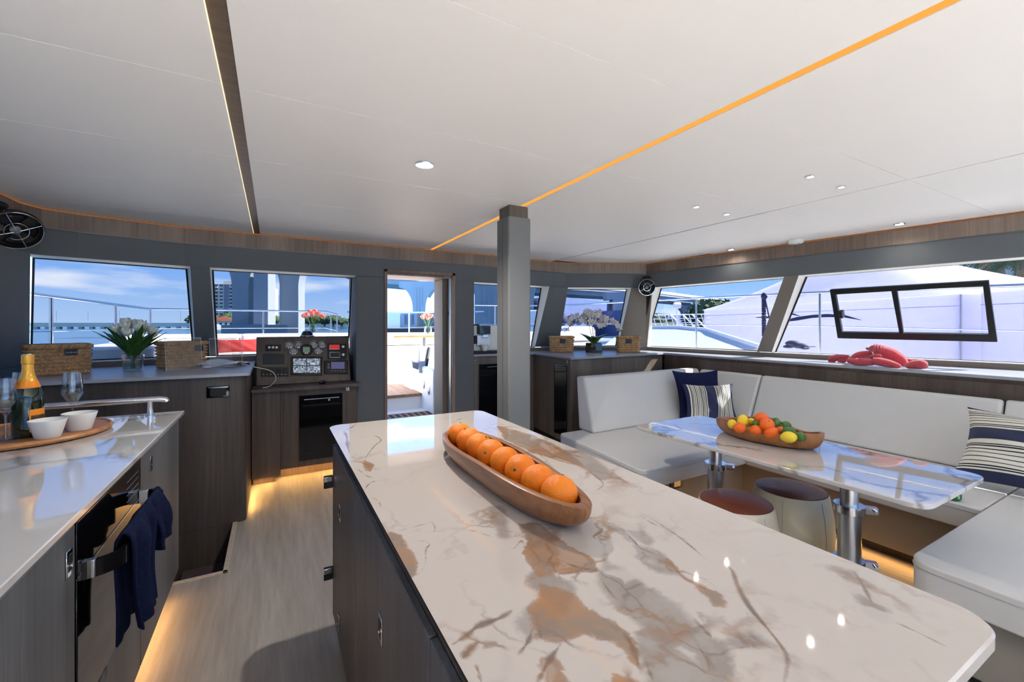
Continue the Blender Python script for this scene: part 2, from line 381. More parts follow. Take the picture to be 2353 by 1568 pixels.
struct(MB().box(-.1485, -.146, -2.6, 4.3, ZC-.001, ZC+.02).build('trim_4', emis('warm_edge_glow', (255, 226, 186), .8)), 'thin glow painted along the edge of the brown ceiling strip')  # emission paints the warm edge, no lamp sits here
struct(MB().box(3.006, 3.015, -2.6, 1.74, ZC-.003, ZC+.02).build('trim_5', M('bright_edge_strip', (250, 246, 238), .4)), 'thin bright strip in the ceiling joint above the sofa')

# perimeter: veneer header under the ceiling, grey band above the windows, sills, walls under the windows
PT = [(-1.42, -2.5), (-1.42, 3.9), (-1.36, 4.03), (-1.2, 4.115), (-.62, 4.27), (.69, 4.30), (.98, 4.30), (1.68, 4.30), (1.92, 4.31), (2.7, 4.36), (3.0, 4.385), (3.2, 4.37), (3.35, 4.31), (4.13, 3.92), (4.99, -2.5)]
def outn(i, pl):
    def nn(a, b):
        d = (Vector(b)-Vector(a)).normalized(); return Vector((-d.y, d.x))
    ns = []
    if i > 0: ns.append(nn(pl[i-1], pl[i]))
    if i < len(pl)-1: ns.append(nn(pl[i], pl[i+1]))
    n = sum(ns, Vector((0, 0))).normalized(); return n
def ribbon(pl, z0, z1, th, off=0, name='x', mat=None, parent=None, sl=None, bevel=0):
    b = MB(); A = [Vector(p)+outn(i, pl)*off for i, p in enumerate(pl)]; B = [Vector(p)+outn(i, pl)*(off+th) for i, p in enumerate(pl)]
    rng = range(len(pl)-1) if sl is None else sl
    for i in rng:
        a0, a1, b0, b1 = A[i], A[i+1], B[i], B[i+1]
        b.hexa([(a0.x, a0.y, z0), (a1.x, a1.y, z0), (b1.x, b1.y, z0), (b0.x, b0.y, z0)], [(a0.x, a0.y, z1), (a1.x, a1.y, z1), (b1.x, b1.y, z1), (b0.x, b0.y, z1)])
    return b.build(name, mat, parent, bevel=bevel)
wf = struct(thing('wall_front', 'dark grey fabric front wall with raked window posts', None, (.5, 4.3, 0)))
wl = struct(thing('wall_left', 'dark grey left wall beside the galley', None, (-1.42, 1, 0)))
wr = struct(thing('wall_right', 'grey window wall behind the sofa', None, (4.4, 1.5, 0)))
wb = struct(thing('wall_back', 'aft wall with wide glazing behind the viewer', None, (1.5, -2.6, 0)))
hd = struct(ribbon(PT, 2.03, 2.146, .02, -.012, 'trim_6', m_head), 'ash veneer header running round the ceiling edge')
struct(ribbon(PT, 2.1475, 2.156, .004, -.012, 'trim_7', m_ledc), 'warm light line between ceiling and header')
struct(ribbon(PT, 2.024, 2.030, .008, -.008, 'trim_8', m_bead), 'thin metal bead below the veneer header')
ribbon(PT, ZT, 2.03, .21, 0, 'band', m_wall, wf, range(3, 6)); ribbon(PT, 1.90, 2.03, .21, 0, 'band', m_wall, wf, [6]); ribbon(PT, ZT, 2.03, .21, 0, 'band', m_wall, wf, range(7, 13))
ribbon(PT, ZT, 2.03, .21, 0, 'band', m_wall, wl, [0, 1, 2]); ribbon(PT, ZT, 2.03, .21, 0, 'band', m_wall, wr, [13])
# outer roof so no sky leaks over the band, with a short eave
struct(MB().poly([(-1.62, -2.7), (5.22, -2.7), (4.32, 4.02), (3.27, 4.56), (-.66, 4.50), (-1.62, 4.22)], 2.26, 2.34).build('roof', m_white), 'white coachroof over the cabin')
ribbon(PT, 2.03, 2.27, .02, .05, 'roof_edge', m_white, wf)  # fascia; 
# lower walls
PQ = [(-1.55, -2.5), (-1.55, 4.42), (-.68, 4.66), (.69, 4.68)]; PQ2 = [(1.92, 4.68), (3.30, 4.66), (4.30, 4.07), (5.30, -2.5)]
ribbon(PQ, -.06, ZB-.006, .06, .0, 'lower_wall', m_pier, wf, [1, 2]); ribbon(PQ, -.06, ZB-.006, .06, 0, 'lower_wall', m_wall, wl, [0])
ribbon(PQ2, -.06, ZB-.006, .06, .0, 'lower_wall', m_pier, wf, [0, 1]); ribbon(PQ2, -.06, ZB-.006, .06, 0, 'lower_wall', m_pier, wr, [2])
# solid piers beside the door
for x0, x1 in ((.69, .975), (1.685, 1.92)):
    MB().box(x0, x1, 4.30, 4.72, 0, ZT if x0 < 1 else ZT).build('pier', m_wall, wf, bevel=.004)
MB().box(.6905, .694, 4.32, 4.70, 1.05, ZT-.002).build('reveal', m_reveal, wf)
# window posts
HR = .175      # depth of the window head reveal
def post(k0, s0b, s0t, k1, s1b, s1t, mat=m_wall, parent=None, r0=True, r1=True):
    def P(off, o2=None): o2 = off if o2 is None else o2; return [W(k0, s0b, 0, off), W(k1, s1b, 0, off), W(k1, s1t, 1, o2), W(k0, s0t, 1, o2)]
    MB().hexa(P(-.004), P(.006)).build('post_face', mat, parent)
    MB().hexa(P(.006), P(.088, HR-.003)).build('post', m_reveal, parent)
def window(n, k, s0b, s0t, s1b, s1t, pane, lab):
    w = struct(thing('window_%d' % n, lab, None, tuple(W(k, .5*(s0b+s1b), 0))))
    c = [W(k, s0b, 0, .088), W(k, s1b, 0, .088), W(k, s1t, 1, HR), W(k, s0t, 1, HR)]
    i = [W(k, s0b, 0, .0), W(k, s1b, 0, .0), W(k, s1t, 1, .0), W(k, s0t, 1, .0)]
    dn = Vector((0, 0, -.01)); b = MB()
    b.hexa([i[0], i[1], c[1], c[0]], [i[0]+dn, i[1]+dn, c[1]+dn, c[0]+dn]); b.hexa([i[3], i[2], c[2], c[3]], [p-Vector((0, 0, -.0015))-Vector((0, 0, .004)) for p in (i[3], i[2], c[2], c[3])])
    b.build('reveal', m_reveal, w)
    q = [W(k, s0b, 0, .094), W(k, s1b, 0, .094), W(k, s1t, 1, HR+.006), W(k, s0t, 1, HR+.006)]
    MB().hexa(c, q).build('pane', pane, w)
    ctr = sum(c, Vector())/4; b = MB()
    for a in range(4):
        p, r_ = c[a], c[(a+1) % 4]; ip = p+(ctr-p).normalized()*.016; ir = r_+(ctr-r_).normalized()*.016; nrm = (c[0]-i[0]).normalized()*-.006
        b.hexa([p, r_, ir, ip], [v+nrm for v in (p, r_, ir, ip)])
    b.build('gasket', m_black, w)
s1r_t, s1r_b = spar('1', 437, 612), spar('1', 450, 770)
s2l_t, s2l_b = spar('2', 482, 618), spar('2', 497, 770)
s3t, s3b = spar('3', 1270, 660), spar('3', 1231, 790)
s4lt, s4lb = spar('4', 1305, 662), spar('4', 1243, 797); s4t, s4b = spar('4', 1455, 662), spar('4', 1420, 797)
s5lt, s5lb = spar('5', 1500, 655), spar('5', 1472, 797); s5at, s5ab = spar('5', 1805, 640), spar('5', 1740, 805); s5bt, s5bb = spar('5', 1838, 634), spar('5', 1773, 808)
print('SPANS', [round(v, 3) for v in (s1r_t, s1r_b, s2l_t, s2l_b, s3t, s3b, s4lt, s4lb, s4t, s4b, s5lt, s5lb, s5at, s5ab, s5bt, s5bb)])
e1 = .5*(s1r_t+s1r_b); e2 = .5*(s2l_t+s2l_b)
post('1', s1r_b, s1r_t, '2', s2l_b, s2l_t, m_wall, wf)
window(1, '1', .0, .0, s1r_b, s1r_t, m_pane, 'raked front window left of the helm')
window(2, '2', s2l_b, s2l_t, 1, 1, m_pane, 'raked front window above the helm dashboard')
post('3', s3b, s3t, '4', max(s4lb, .0), max(s4lt, .03), m_wall, wf)
window(3, '3', 0, 0, s3b, s3t, m_paner, 'front window behind the pillar and coffee machine')
window(4, '4', s4lb, max(s4lt, .03), s4b, s4t, m_paner, 'corner window behind the orchid')
post('4', s4b, s4t, '4', 1, 1, m_pier, wf); post('5', 0, 0, '5', s5lb, s5lt, m_pier, wr)
window(5, '5', s5lb, s5lt, s5ab, s5at, m_paner, 'side window looking over the marina bridge')
post('5', s5ab, s5at, '5', s5bb, s5bt, m_pier, wr)
se = spar('5', 2353, 700)+.14
window(6, '5', s5bb, s5bt, se+.03, se, m_paner, 'long side window above the sofa with a black opening light')
post('5', se+.03, se, '5', se+.12, se+.09, m_pier, wr)
window(7, '5', se+.12, se+.09, 1, 1, m_paner, 'rear side window beyond the frame')
post('L', .56, .56, 'L', .60, .60, m_wall, wl); post('L', .95, .95, 'L', 1, 1, m_wall, wl); post('L', .90, .90, 'L', .95, .95, m_wall, wl)
window(8, 'L', 0, 0, .56, .56, m_pane, 'left side window above the galley, rear part'); window(9, 'L', .60, .60, .90, .90, m_pane, 'left side window above the galley')
# aft wall: wide glass doors open to daylight
b = MB(); b.box(-1.6, -1.1, -2.66, -2.56, 0, ZC); b.box(4.7, 5.3, -2.66, -2.56, 0, ZC); b.box(-1.1, 4.7, -2.66, -2.56, 2.05, ZC); b.box(-1.1, 4.7, -2.66, -2.56, 0, .05)
b.box(1.7, 1.76, -2.66, -2.56, .05, 2.05)
b.build('glazing_frame', m_wall, wb)
MB().box(-1.1, 4.7, -2.62, -2.614, .05, 2.05).build('pane', m_clearp, wb)

# opening light in the long side window
ol = thing('opening_window_light', 'black framed sliding opening light set in the long side window', 'window', (4.5, 1.5, 1.2), kind='structure')
n5 = (W('5', 1, 0)-W('5', 0, 0)).cross(W('5', 0, 1)-W('5', 0, 0)).normalized()
if n5.x > 0: n5 = -n5
def p5(x, y, off=.03): return pat(x, y, W('5', 0, 0)+n5*0, n5)+n5*(off-.03)
def bar5(a, b_, c, d, th=.045, name='frame_bar', mat=m_black):
    q = [p5(*p) for p in (a, b_, c, d)]; return MB().hexa(q, [v+n5*th for v in q]).build(name, mat, ol, bevel=.003)
bar5((1910, 664), (2273, 643), (2262, 655), (1923, 675)); bar5((1928, 775), (2293, 783), (2273, 766), (1938, 761))
bar5((1910, 664), (1923, 675), (1938, 761), (1928, 775)); bar5((2273, 643), (2293, 783), (2273, 766), (2260, 655))
bar5((2050, 667), (2063, 666), (2078, 764), (2068, 763), .035, 'mullion')
bar5((1931, 712), (1940, 712), (1942, 728), (1933, 728), .07, 'latch', m_blackm)

# ------------------------------------------------------------------ doorway
d1 = struct(thing('door_1', 'open doorway to the foredeck with wood trim and metal jamb', None, (1.33, 4.3, 0)))
b = MB(); b.box(.955, .982, 4.285, 4.31, 0, 1.925); b.box(1.662, 1.695, 4.285, 4.31, 0, 1.925); b.box(.955, 1.695, 4.285, 4.31, 1.896, 1.925)
b.build('casing', m_head, d1, bevel=.002)
b = MB(); b.box(.976, .984, 4.31, 4.72, .0, 1.896); b.box(.976, 1.685, 4.31, 4.72, 1.872, 1.896); b.build('lining', m_head, d1)
MB().box(1.65, 1.685, 4.31, 4.40, 0, 1.872).build('jamb', m_alu, d1, bevel=.004)
MB().box(1.60, 1.685, 4.42, 4.70, 0, 1.872).build('door_edge', m_pier, d1, bevel=.006)
MB().tube([(.99, 4.4, 1.86), (.985, 4.42, 1.80), (1.0, 4.45, 1.75), (.99, 4.5, 1.70)], .004).build('wire', m_black, d1)
MB().box(1.645, 1.652, 4.335, 4.355, 1.48, 1.52).build('latch', m_chrome, d1)

# ------------------------------------------------------------------ pillar
pl = thing('support_pillar', 'square grey pillar standing between the island and the front wall', 'pillar', (1.418, 2.525, 0))
MB().box(1.333, 1.503, 2.44, 2.61, 0, 2.085).build('shaft', M('grey_pillar_paint', (110, 112, 112), .55, var=.03), pl, bevel=.012, seg=3)
MB().box(1.347, 1.490, 2.455, 2.597, 2.085, ZC+.003).build('cap', m_cab, pl, bevel=.003)
MB().box(1.3325, 1.3335, 2.52, 2.523, 0, 2.07).build('seam', m_black, pl)

# ------------------------------------------------------------------ lamps, detector
def downlight(x, y, r, name, lab, grp=None, power=None, st=9):
    t = thing(name, lab, 'ceiling light', (x, y, ZC-.008), group=grp)
    MB().lathe([(r*.86, .006), (r*.86, .0), (r*1.08, .0), (r*1.12, .004), (r*1.12, .0085)], n=32).build('bezel', m_chrome, t, local=True)
    MB().lathe([(0.0001, .0022), (r*.86, .0022), (r*.86, .006), (.0001, .006)], n=32).build('lens', m_lamp, t, local=True)
    if power:
        L = bpy.data.lights.new('downlight_lamp', 'SPOT'); L.energy = power; L.spot_size = 2.6 if y > -.5 else 1.9; L.spot_blend = .8; L.shadow_soft_size = r*.4; L.color = (1, .91, .82)
        lo = bpy.data.objects.new('downlight_lamp', L); COL.objects.link(lo); lo.location = (x, y, ZC-.02)
DL = 16
downlight(.646, 2.041, .040, 'downlight', 'large round downlight over the aisle, left of the amber strip', power=DL*2.6)
downlight(4.244, 1.443, .032, 'downlight', 'round downlight with dark ring over the long side window', power=DL*.12)
downlight(4.149, 2.779, .032, 'downlight', 'round downlight at the ceiling edge near the corner fan', power=DL*.12)
for x, y, lab in ((2.476, 1.21, 'inner spot of the near pair above the table'), (2.815, 1.216, 'outer spot of the near pair above the table'),
                  (2.448, 1.887, 'inner spot of the far pair above the table'), (2.798, 1.907, 'outer spot of the far pair above the table')):
    downlight(x, y, .018, 'ceiling_spot', 'small recessed ceiling spot, '+lab, 'small spots above the table', power=DL*.07)
for x, y in ((-.95, -.95), (-.9, -1.7), (-.2, -1.4), (.5, -2.1), (1.5, -2.0), (-.95, -2.3)):  # unseen downlights added as fill, far stronger than the visible ones
    downlight(x, y, .040, 'downlight', 'unseen round downlight added to fill the cabin with light', 'added fill downlights behind the viewer', power=DL*13)
t = thing('smoke_detector', 'flat white round detector on the ceiling near the side window', 'detector', (4.245, 2.2, ZC-.035))
MB().lathe([(.0001, 0), (.045, .002), (.062, .012), (.07, .034), (.0001, .035)]).build('body', m_porc, t, local=True)
for a in (0.4, 2.5, 4.6): MB().ell((.03*math.cos(a), .03*math.sin(a), .003), (.012, .007, .004)).build('vent', m_blackm, t, local=True)

# ------------------------------------------------------------------ fans
def fan(name, lab, c, tgt, R, mount):
    c = Vector(c); d = (Vector(tgt)-c).normalized(); t = thing(name, lab, 'fan', tuple(c), rot=d.to_track_quat('Z', 'Y').to_euler())
    MB().lathe([(.0001, -.045), (R*.55, -.045), (R*.98, -.02), (R, .0), (R*.97, .012), (R*.9, .0), (R*.86, -.02), (.0001, -.03)], n=40).build('housing', m_blackm, t, local=True)
    b = MB()
    for r_ in (R*.93, R*.42): b.tube([(r_*math.cos(a*PI/20), r_*math.sin(a*PI/20), .022 if r_ < R*.6 else .014) for a in range(40)], R*.022, 6, closed=True)
    for a in range(4):
        an = a*PI/2+.5; b.tube([(R*.12*math.cos(an), R*.12*math.sin(an), .026), (R*.42*math.cos(an), R*.42*math.sin(an), .022), (R*.93*math.cos(an), R*.93*math.sin(an), .014), (R*1.0*math.cos(an), R*1.0*math.sin(an), .0)], R*.018, 6)
    b.build('guard', m_chrome, t, local=True)
    b = MB()
    for a in range(4):
        an = a*PI/2
        b.grid(lambda u, v: Vector(((R*.18+R*.6*v)*math.cos(an+(u-.5)*(.6+.4*v)), (R*.18+R*.6*v)*math.sin(an+(u-.5)*(.6+.4*v)), -.006+(u-.5)*.018)), 6, 5)
    b.build('blade', m_black, t, local=True, solid=.002)
    MB().lathe([(.0001, -.02), (R*.2, -.02), (R*.2, .004), (R*.12, .012), (.0001, .014)], n=20).build('hub', M('grey_hub', (120, 122, 124), .4), t, local=True)
    MB().tube([c-d*.03, c-d*.05+Vector((0, 0, R*.6)), Vector(mount)], R*.13, 10).build('bracket', m_blackm, t)
    MB().ell(mount, (R*.55, R*.4, R*.24)).build('mount', m_blackm, t)
    return t
fan('cabin_fan', 'black cabin fan with wire guard in the corner above the orchid counter', (4.0, 3.79, 1.835), (2.4, 1.2, 1.6), .105, (4.08, 3.86, 1.965))
fan('cabin_fan', 'black cabin fan with chrome guard high on the left wall over the basket', (-1.25, 3.42, 1.90), (-.8, 2.75, 1.45), .115, (-1.34, 3.42, 2.03))
# ================================================================== MARBLE (mask fields stored per vertex, broken up by noise in the shader)
def marble(name, base=(196, 189, 183), fields=True, seedloc=(0, 0, 0), veinscale=1.6, amt=1.0):
    m = bpy.data.materials.new(name); m.use_nodes = True; t = m.node_tree; b = t.nodes['Principled BSDF']
    b.inputs['Roughness'].default_value = .04; b.inputs['Specular IOR Level'].default_value = .62; b.inputs['Coat Weight'].default_value = .55; b.inputs['Coat Roughness'].default_value = .0
    tcn = N(t, 'ShaderNodeTexCoord'); mpn = N(t, 'ShaderNodeMapping'); mpn.inputs['Location'].default_value = seedloc; t.links.new(tcn.outputs['Object'], mpn.inputs[0])
    w = N(t, 'ShaderNodeTexNoise'); w.inputs['Scale'].default_value = 2.2; w.inputs['Detail'].default_value = 6; w.inputs['Roughness'].default_value = .6; t.links.new(mpn.outputs[0], w.inputs[0])
    sub = N(t, 'ShaderNodeVectorMath', operation='SUBTRACT'); sub.inputs[1].default_value = (.5, .5, .5); t.links.new(w.outputs[1], sub.inputs[0])
    sc = N(t, 'ShaderNodeVectorMath', operation='SCALE'); sc.inputs['Scale'].default_value = .55; t.links.new(sub.outputs[0], sc.inputs[0])
    ad = N(t, 'ShaderNodeVectorMath', operation='ADD'); t.links.new(mpn.outputs[0], ad.inputs[0]); t.links.new(sc.outputs[0], ad.inputs[1])
    # thin random veins: distorted cell borders, fading in and out
    vo = N(t, 'ShaderNodeTexVoronoi', feature='DISTANCE_TO_EDGE'); vo.inputs['Scale'].default_value = veinscale; t.links.new(ad.outputs[0], vo.inputs[0])
    vr = N(t, 'ShaderNodeValToRGB'); vr.color_ramp.elements[0].position = 0; vr.color_ramp.elements[0].color = (1, 1, 1, 1); vr.color_ramp.elements[1].position = .028 if fields else .05; vr.color_ramp.elements[1].color = (0, 0, 0, 1)
    t.links.new(vo.outputs[0], vr.inputs[0])
    fm = N(t, 'ShaderNodeTexNoise'); fm.inputs['Scale'].default_value = 3.1; t.links.new(mpn.outputs[0], fm.inputs[0])
    fr = N(t, 'ShaderNodeValToRGB'); fr.color_ramp.elements[0].position = .46 if fields else .38; fr.color_ramp.elements[1].position = .62 if fields else .56; t.links.new(fm.outputs[0], fr.inputs[0])
    vm = N(t, 'ShaderNodeMath', operation='MULTIPLY'); t.links.new(vr.outputs[0], vm.inputs[0]); t.links.new(fr.outputs[0], vm.inputs[1])
    vm2 = N(t, 'ShaderNodeMath', operation='MULTIPLY'); vm2.inputs[1].default_value = .55*amt; t.links.new(vm.outputs[0], vm2.inputs[0])
    cn_ = N(t, 'ShaderNodeTexNoise'); cn_.inputs['Scale'].default_value = 1.5; cn_.inputs['Detail'].default_value = 3; t.links.new(mpn.outputs[0], cn_.inputs[0])
    c0 = N(t, 'ShaderNodeMix', data_type='RGBA'); t.links.new(cn_.outputs[0], c0.inputs[0]); c0.inputs[6].default_value = (*lin(base), 1); c0.inputs[7].default_value = (*lin([v*.93 for v in base]), 1)
    def over(prev, fac, col, col2=None):
        mm = N(t, 'ShaderNodeMix', data_type='RGBA'); t.links.new(fac, mm.inputs[0]); t.links.new(prev, mm.inputs[6])
        if col2:
            cm = N(t, 'ShaderNodeMix', data_type='RGBA'); n_ = N(t, 'ShaderNodeTexNoise'); n_.inputs['Scale'].default_value = 9; n_.inputs['Detail'].default_value = 5; t.links.new(ad.outputs[0], n_.inputs[0])
            r_ = N(t, 'ShaderNodeValToRGB'); r_.color_ramp.elements[0].position = .4; r_.color_ramp.elements[1].position = .6; t.links.new(n_.outputs[0], r_.inputs[0]); t.links.new(r_.outputs[0], cm.inputs[0])
            cm.inputs[6].default_value = (*lin(col), 1); cm.inputs[7].default_value = (*lin(col2), 1); t.links.new(cm.outputs[2], mm.inputs[7])
        else: mm.inputs[7].default_value = (*lin(col), 1)
        return mm.outputs[2]
    out = over(c0.outputs[2], vm2.outputs[0], (134, 116, 104) if fields else (120, 112, 108))
    if fields:
        at = N(t, 'ShaderNodeAttribute'); at.attribute_name = 'veins'; sp = N(t, 'ShaderNodeSeparateColor'); t.links.new(at.outputs['Color'], sp.inputs[0])
        def mask(ch, amp, lo, hi, nsc, mx_=1.0):
            n_ = N(t, 'ShaderNodeTexNoise'); n_.inputs['Scale'].default_value = nsc; n_.inputs['Detail'].default_value = 7; n_.inputs['Roughness'].default_value = .62; t.links.new(ad.outputs[0], n_.inputs[0])
            s_ = N(t, 'ShaderNodeMath', operation='MULTIPLY_ADD'); s_.inputs[1].default_value = amp; t.links.new(n_.outputs[0], s_.inputs[0]); 
            a_ = N(t, 'ShaderNodeMath', operation='SUBTRACT'); a_.inputs[1].default_value = amp*.5; t.links.new(sp.outputs[ch], a_.inputs[0]); t.links.new(a_.outputs[0], s_.inputs[2])
            r_ = N(t, 'ShaderNodeMapRange', interpolation_type='SMOOTHSTEP'); r_.inputs[1].default_value = lo; r_.inputs[2].default_value = hi; r_.inputs[4].default_value = mx_; t.links.new(s_.outputs[0], r_.inputs[0]); return r_.outputs[0]
        def mathn(op, a, b_, clamp=False):
            n_ = N(t, 'ShaderNodeMath', operation=op); n_.use_clamp = clamp
            for i_, v_ in enumerate((a, b_)):
                if v_ is None: continue
                if isinstance(v_, (int, float)): n_.inputs[i_].default_value = v_
                else: t.links.new(v_, n_.inputs[i_])
            return n_.outputs[0]
        def ramp(src, lo, hi, o0=0., o1=1.):
            r_ = N(t, 'ShaderNodeMapRange', interpolation_type='SMOOTHSTEP'); r_.inputs[1].default_value = lo; r_.inputs[2].default_value = hi; r_.inputs[3].default_value = o0; r_.inputs[4].default_value = o1; t.links.new(src, r_.inputs[0]); return r_.outputs[0]
        # pebbles of white stone caught in the grey and brown
        w2 = N(t, 'ShaderNodeTexNoise'); w2.inputs['Scale'].default_value = 9; w2.inputs['Detail'].default_value = 4; t.links.new(mpn.outputs[0], w2.inputs[0])
        s2 = N(t, 'ShaderNodeVectorMath', operation='SCALE'); s2.inputs['Scale'].default_value = .09; t.links.new(w2.outputs[1], s2.inputs[0])
        a2 = N(t, 'ShaderNodeVectorMath', operation='ADD'); t.links.new(mpn.outputs[0], a2.inputs[0]); t.links.new(s2.outputs[0], a2.inputs[1])
        m2 = N(t, 'ShaderNodeMapping'); m2.inputs['Rotation'].default_value = (0, 0, .5); m2.inputs['Scale'].default_value = (12, 6.5, 1); t.links.new(a2.outputs[0], m2.inputs[0])
        v2 = N(t, 'ShaderNodeTexVoronoi', feature='DISTANCE_TO_EDGE'); v2.inputs['Scale'].default_value = 1; t.links.new(m2.outputs[0], v2.inputs[0])
        v3 = N(t, 'ShaderNodeTexVoronoi', feature='F1'); v3.inputs['Scale'].default_value = 1; t.links.new(m2.outputs[0], v3.inputs[0]); sv = N(t, 'ShaderNodeSeparateColor'); t.links.new(v3.outputs['Color'], sv.inputs[0])
        cell = mathn('MULTIPLY', ramp(v2.outputs[0], .05, .16), ramp(sv.outputs[0], .42, .60))
        hair = mathn('MULTIPLY', ramp(v2.outputs[0], .0, .035, 1., 0.), ramp(w2.outputs[0], .45, .6))
        gm = mask(1, .95, .42, .66, 7, 1.); rm = mask(0, .75, .44, .58, 8, 1.)
        gm2 = mathn('MULTIPLY', gm, ramp(cell, 0., 1., .78, .12)); rm2 = mathn('MULTIPLY', rm, ramp(cell, 0., 1., .88, .62))
        out = over(out, gm2, (150, 143, 140), (128, 118, 112))
        out = over(out, rm2, (128, 110, 94), (152, 112, 78))
        edge = mathn('MULTIPLY', rm, ramp(rm, .55, 1., 1., 0.)); out = over(out, mathn('MULTIPLY', edge, .8), (146, 98, 56))
        out = over(out, mathn('MULTIPLY', mathn('MULTIPLY', hair, mathn('MAXIMUM', gm, rm)), .5), (104, 86, 76))
        az = N(t, 'ShaderNodeAttribute'); az.attribute_name = 'zone'
        m5 = N(t, 'ShaderNodeMapping'); m5.inputs['Rotation'].default_value = (0, 0, .7); m5.inputs['Scale'].default_value = (9, 4.5, 1); t.links.new(ad.outputs[0], m5.inputs[0])
        v5 = N(t, 'ShaderNodeTexVoronoi', feature='DISTANCE_TO_EDGE'); v5.inputs['Scale'].default_value = 1; t.links.new(m5.outputs[0], v5.inputs[0])
        net = mathn('MULTIPLY', ramp(v5.outputs[0], .0, .075, 1., 0.), ramp(w2.outputs[0], .40, .58))
        out = over(out, mathn('MULTIPLY', mathn('MULTIPLY', net, az.outputs['Fac']), .8), (126, 112, 104), (146, 112, 84))
        out = over(out, mask(2, .6, .42, .92, 20, .9), (104, 90, 82), (132, 98, 70))
    t.links.new(out, b.inputs['Base Color'])
    return m
def pip(px, py, poly):
    x = px; y = py; ins = np.zeros(x.shape, bool); dmin = np.full(x.shape, 1e9); n = len(poly)
    for i in range(n):
        x0, y0 = poly[i]; x1, y1 = poly[(i+1) % n]
        c = ((y0 > y) != (y1 > y)) & (x < (x1-x0)*(y-y0)/(y1-y0+1e-12)+x0); ins ^= c
        dx, dy = x1-x0, y1-y0; tt = np.clip(((x-x0)*dx+(y-y0)*dy)/(dx*dx+dy*dy+1e-12), 0, 1); dmin = np.minimum(dmin, np.hypot(x-x0-tt*dx, y-y0-tt*dy))
    return np.where(ins, dmin, -dmin)
def seg_d(x, y, pl):
    d = np.full(x.shape, 1e9)
    for (x0, y0), (x1, y1) in zip(pl, pl[1:]):
        dx, dy = x1-x0, y1-y0; tt = np.clip(((x-x0)*dx+(y-y0)*dy)/(dx*dx+dy*dy+1e-12), 0, 1); d = np.minimum(d, np.hypot(x-x0-tt*dx, y-y0-tt*dy))
    return d
def vein(wx, wy, pts, wd):
    P = [Vector((x, y, 0)) for x, y in pts]; out = []
    for i in range(len(P)-1):
        a, b2, c, d = P[max(i-1, 0)], P[i], P[i+1], P[min(i+2, len(P)-1)]
        for k in range(5):
            t_ = k/5; out.append(.5*((2*b2)+(c-a)*t_+(2*a-5*b2+4*c-d)*t_**2+(3*b2-a-3*c+d)*t_**3))
    out.append(P[-1]); n = len(out)-1; F_ = np.zeros(wx.shape); w0 = max(wd*1.25, .0065)
    for i in range(n):
        x0, y0, x1, y1 = out[i].x, out[i].y, out[i+1].x, out[i+1].y; dx, dy = x1-x0, y1-y0
        tt = np.clip(((wx-x0)*dx+(wy-y0)*dy)/(dx*dx+dy*dy+1e-12), 0, 1); d_ = np.hypot(wx-x0-tt*dx, wy-y0-tt*dy); s_ = (i+tt)/n
        w_ = w0*(.35+.65*np.sin(np.clip(s_, .02, .98)*PI)**.5)*(1+.45*np.sin(s_*17+x0*40)); st = .55+.45*np.sin(np.clip(s_, .0, 1)*PI)**.5
        F_ = np.maximum(F_, np.clip(1-d_/w_, 0, 1)*st)
    return F_*min(1, .72+wd*30)
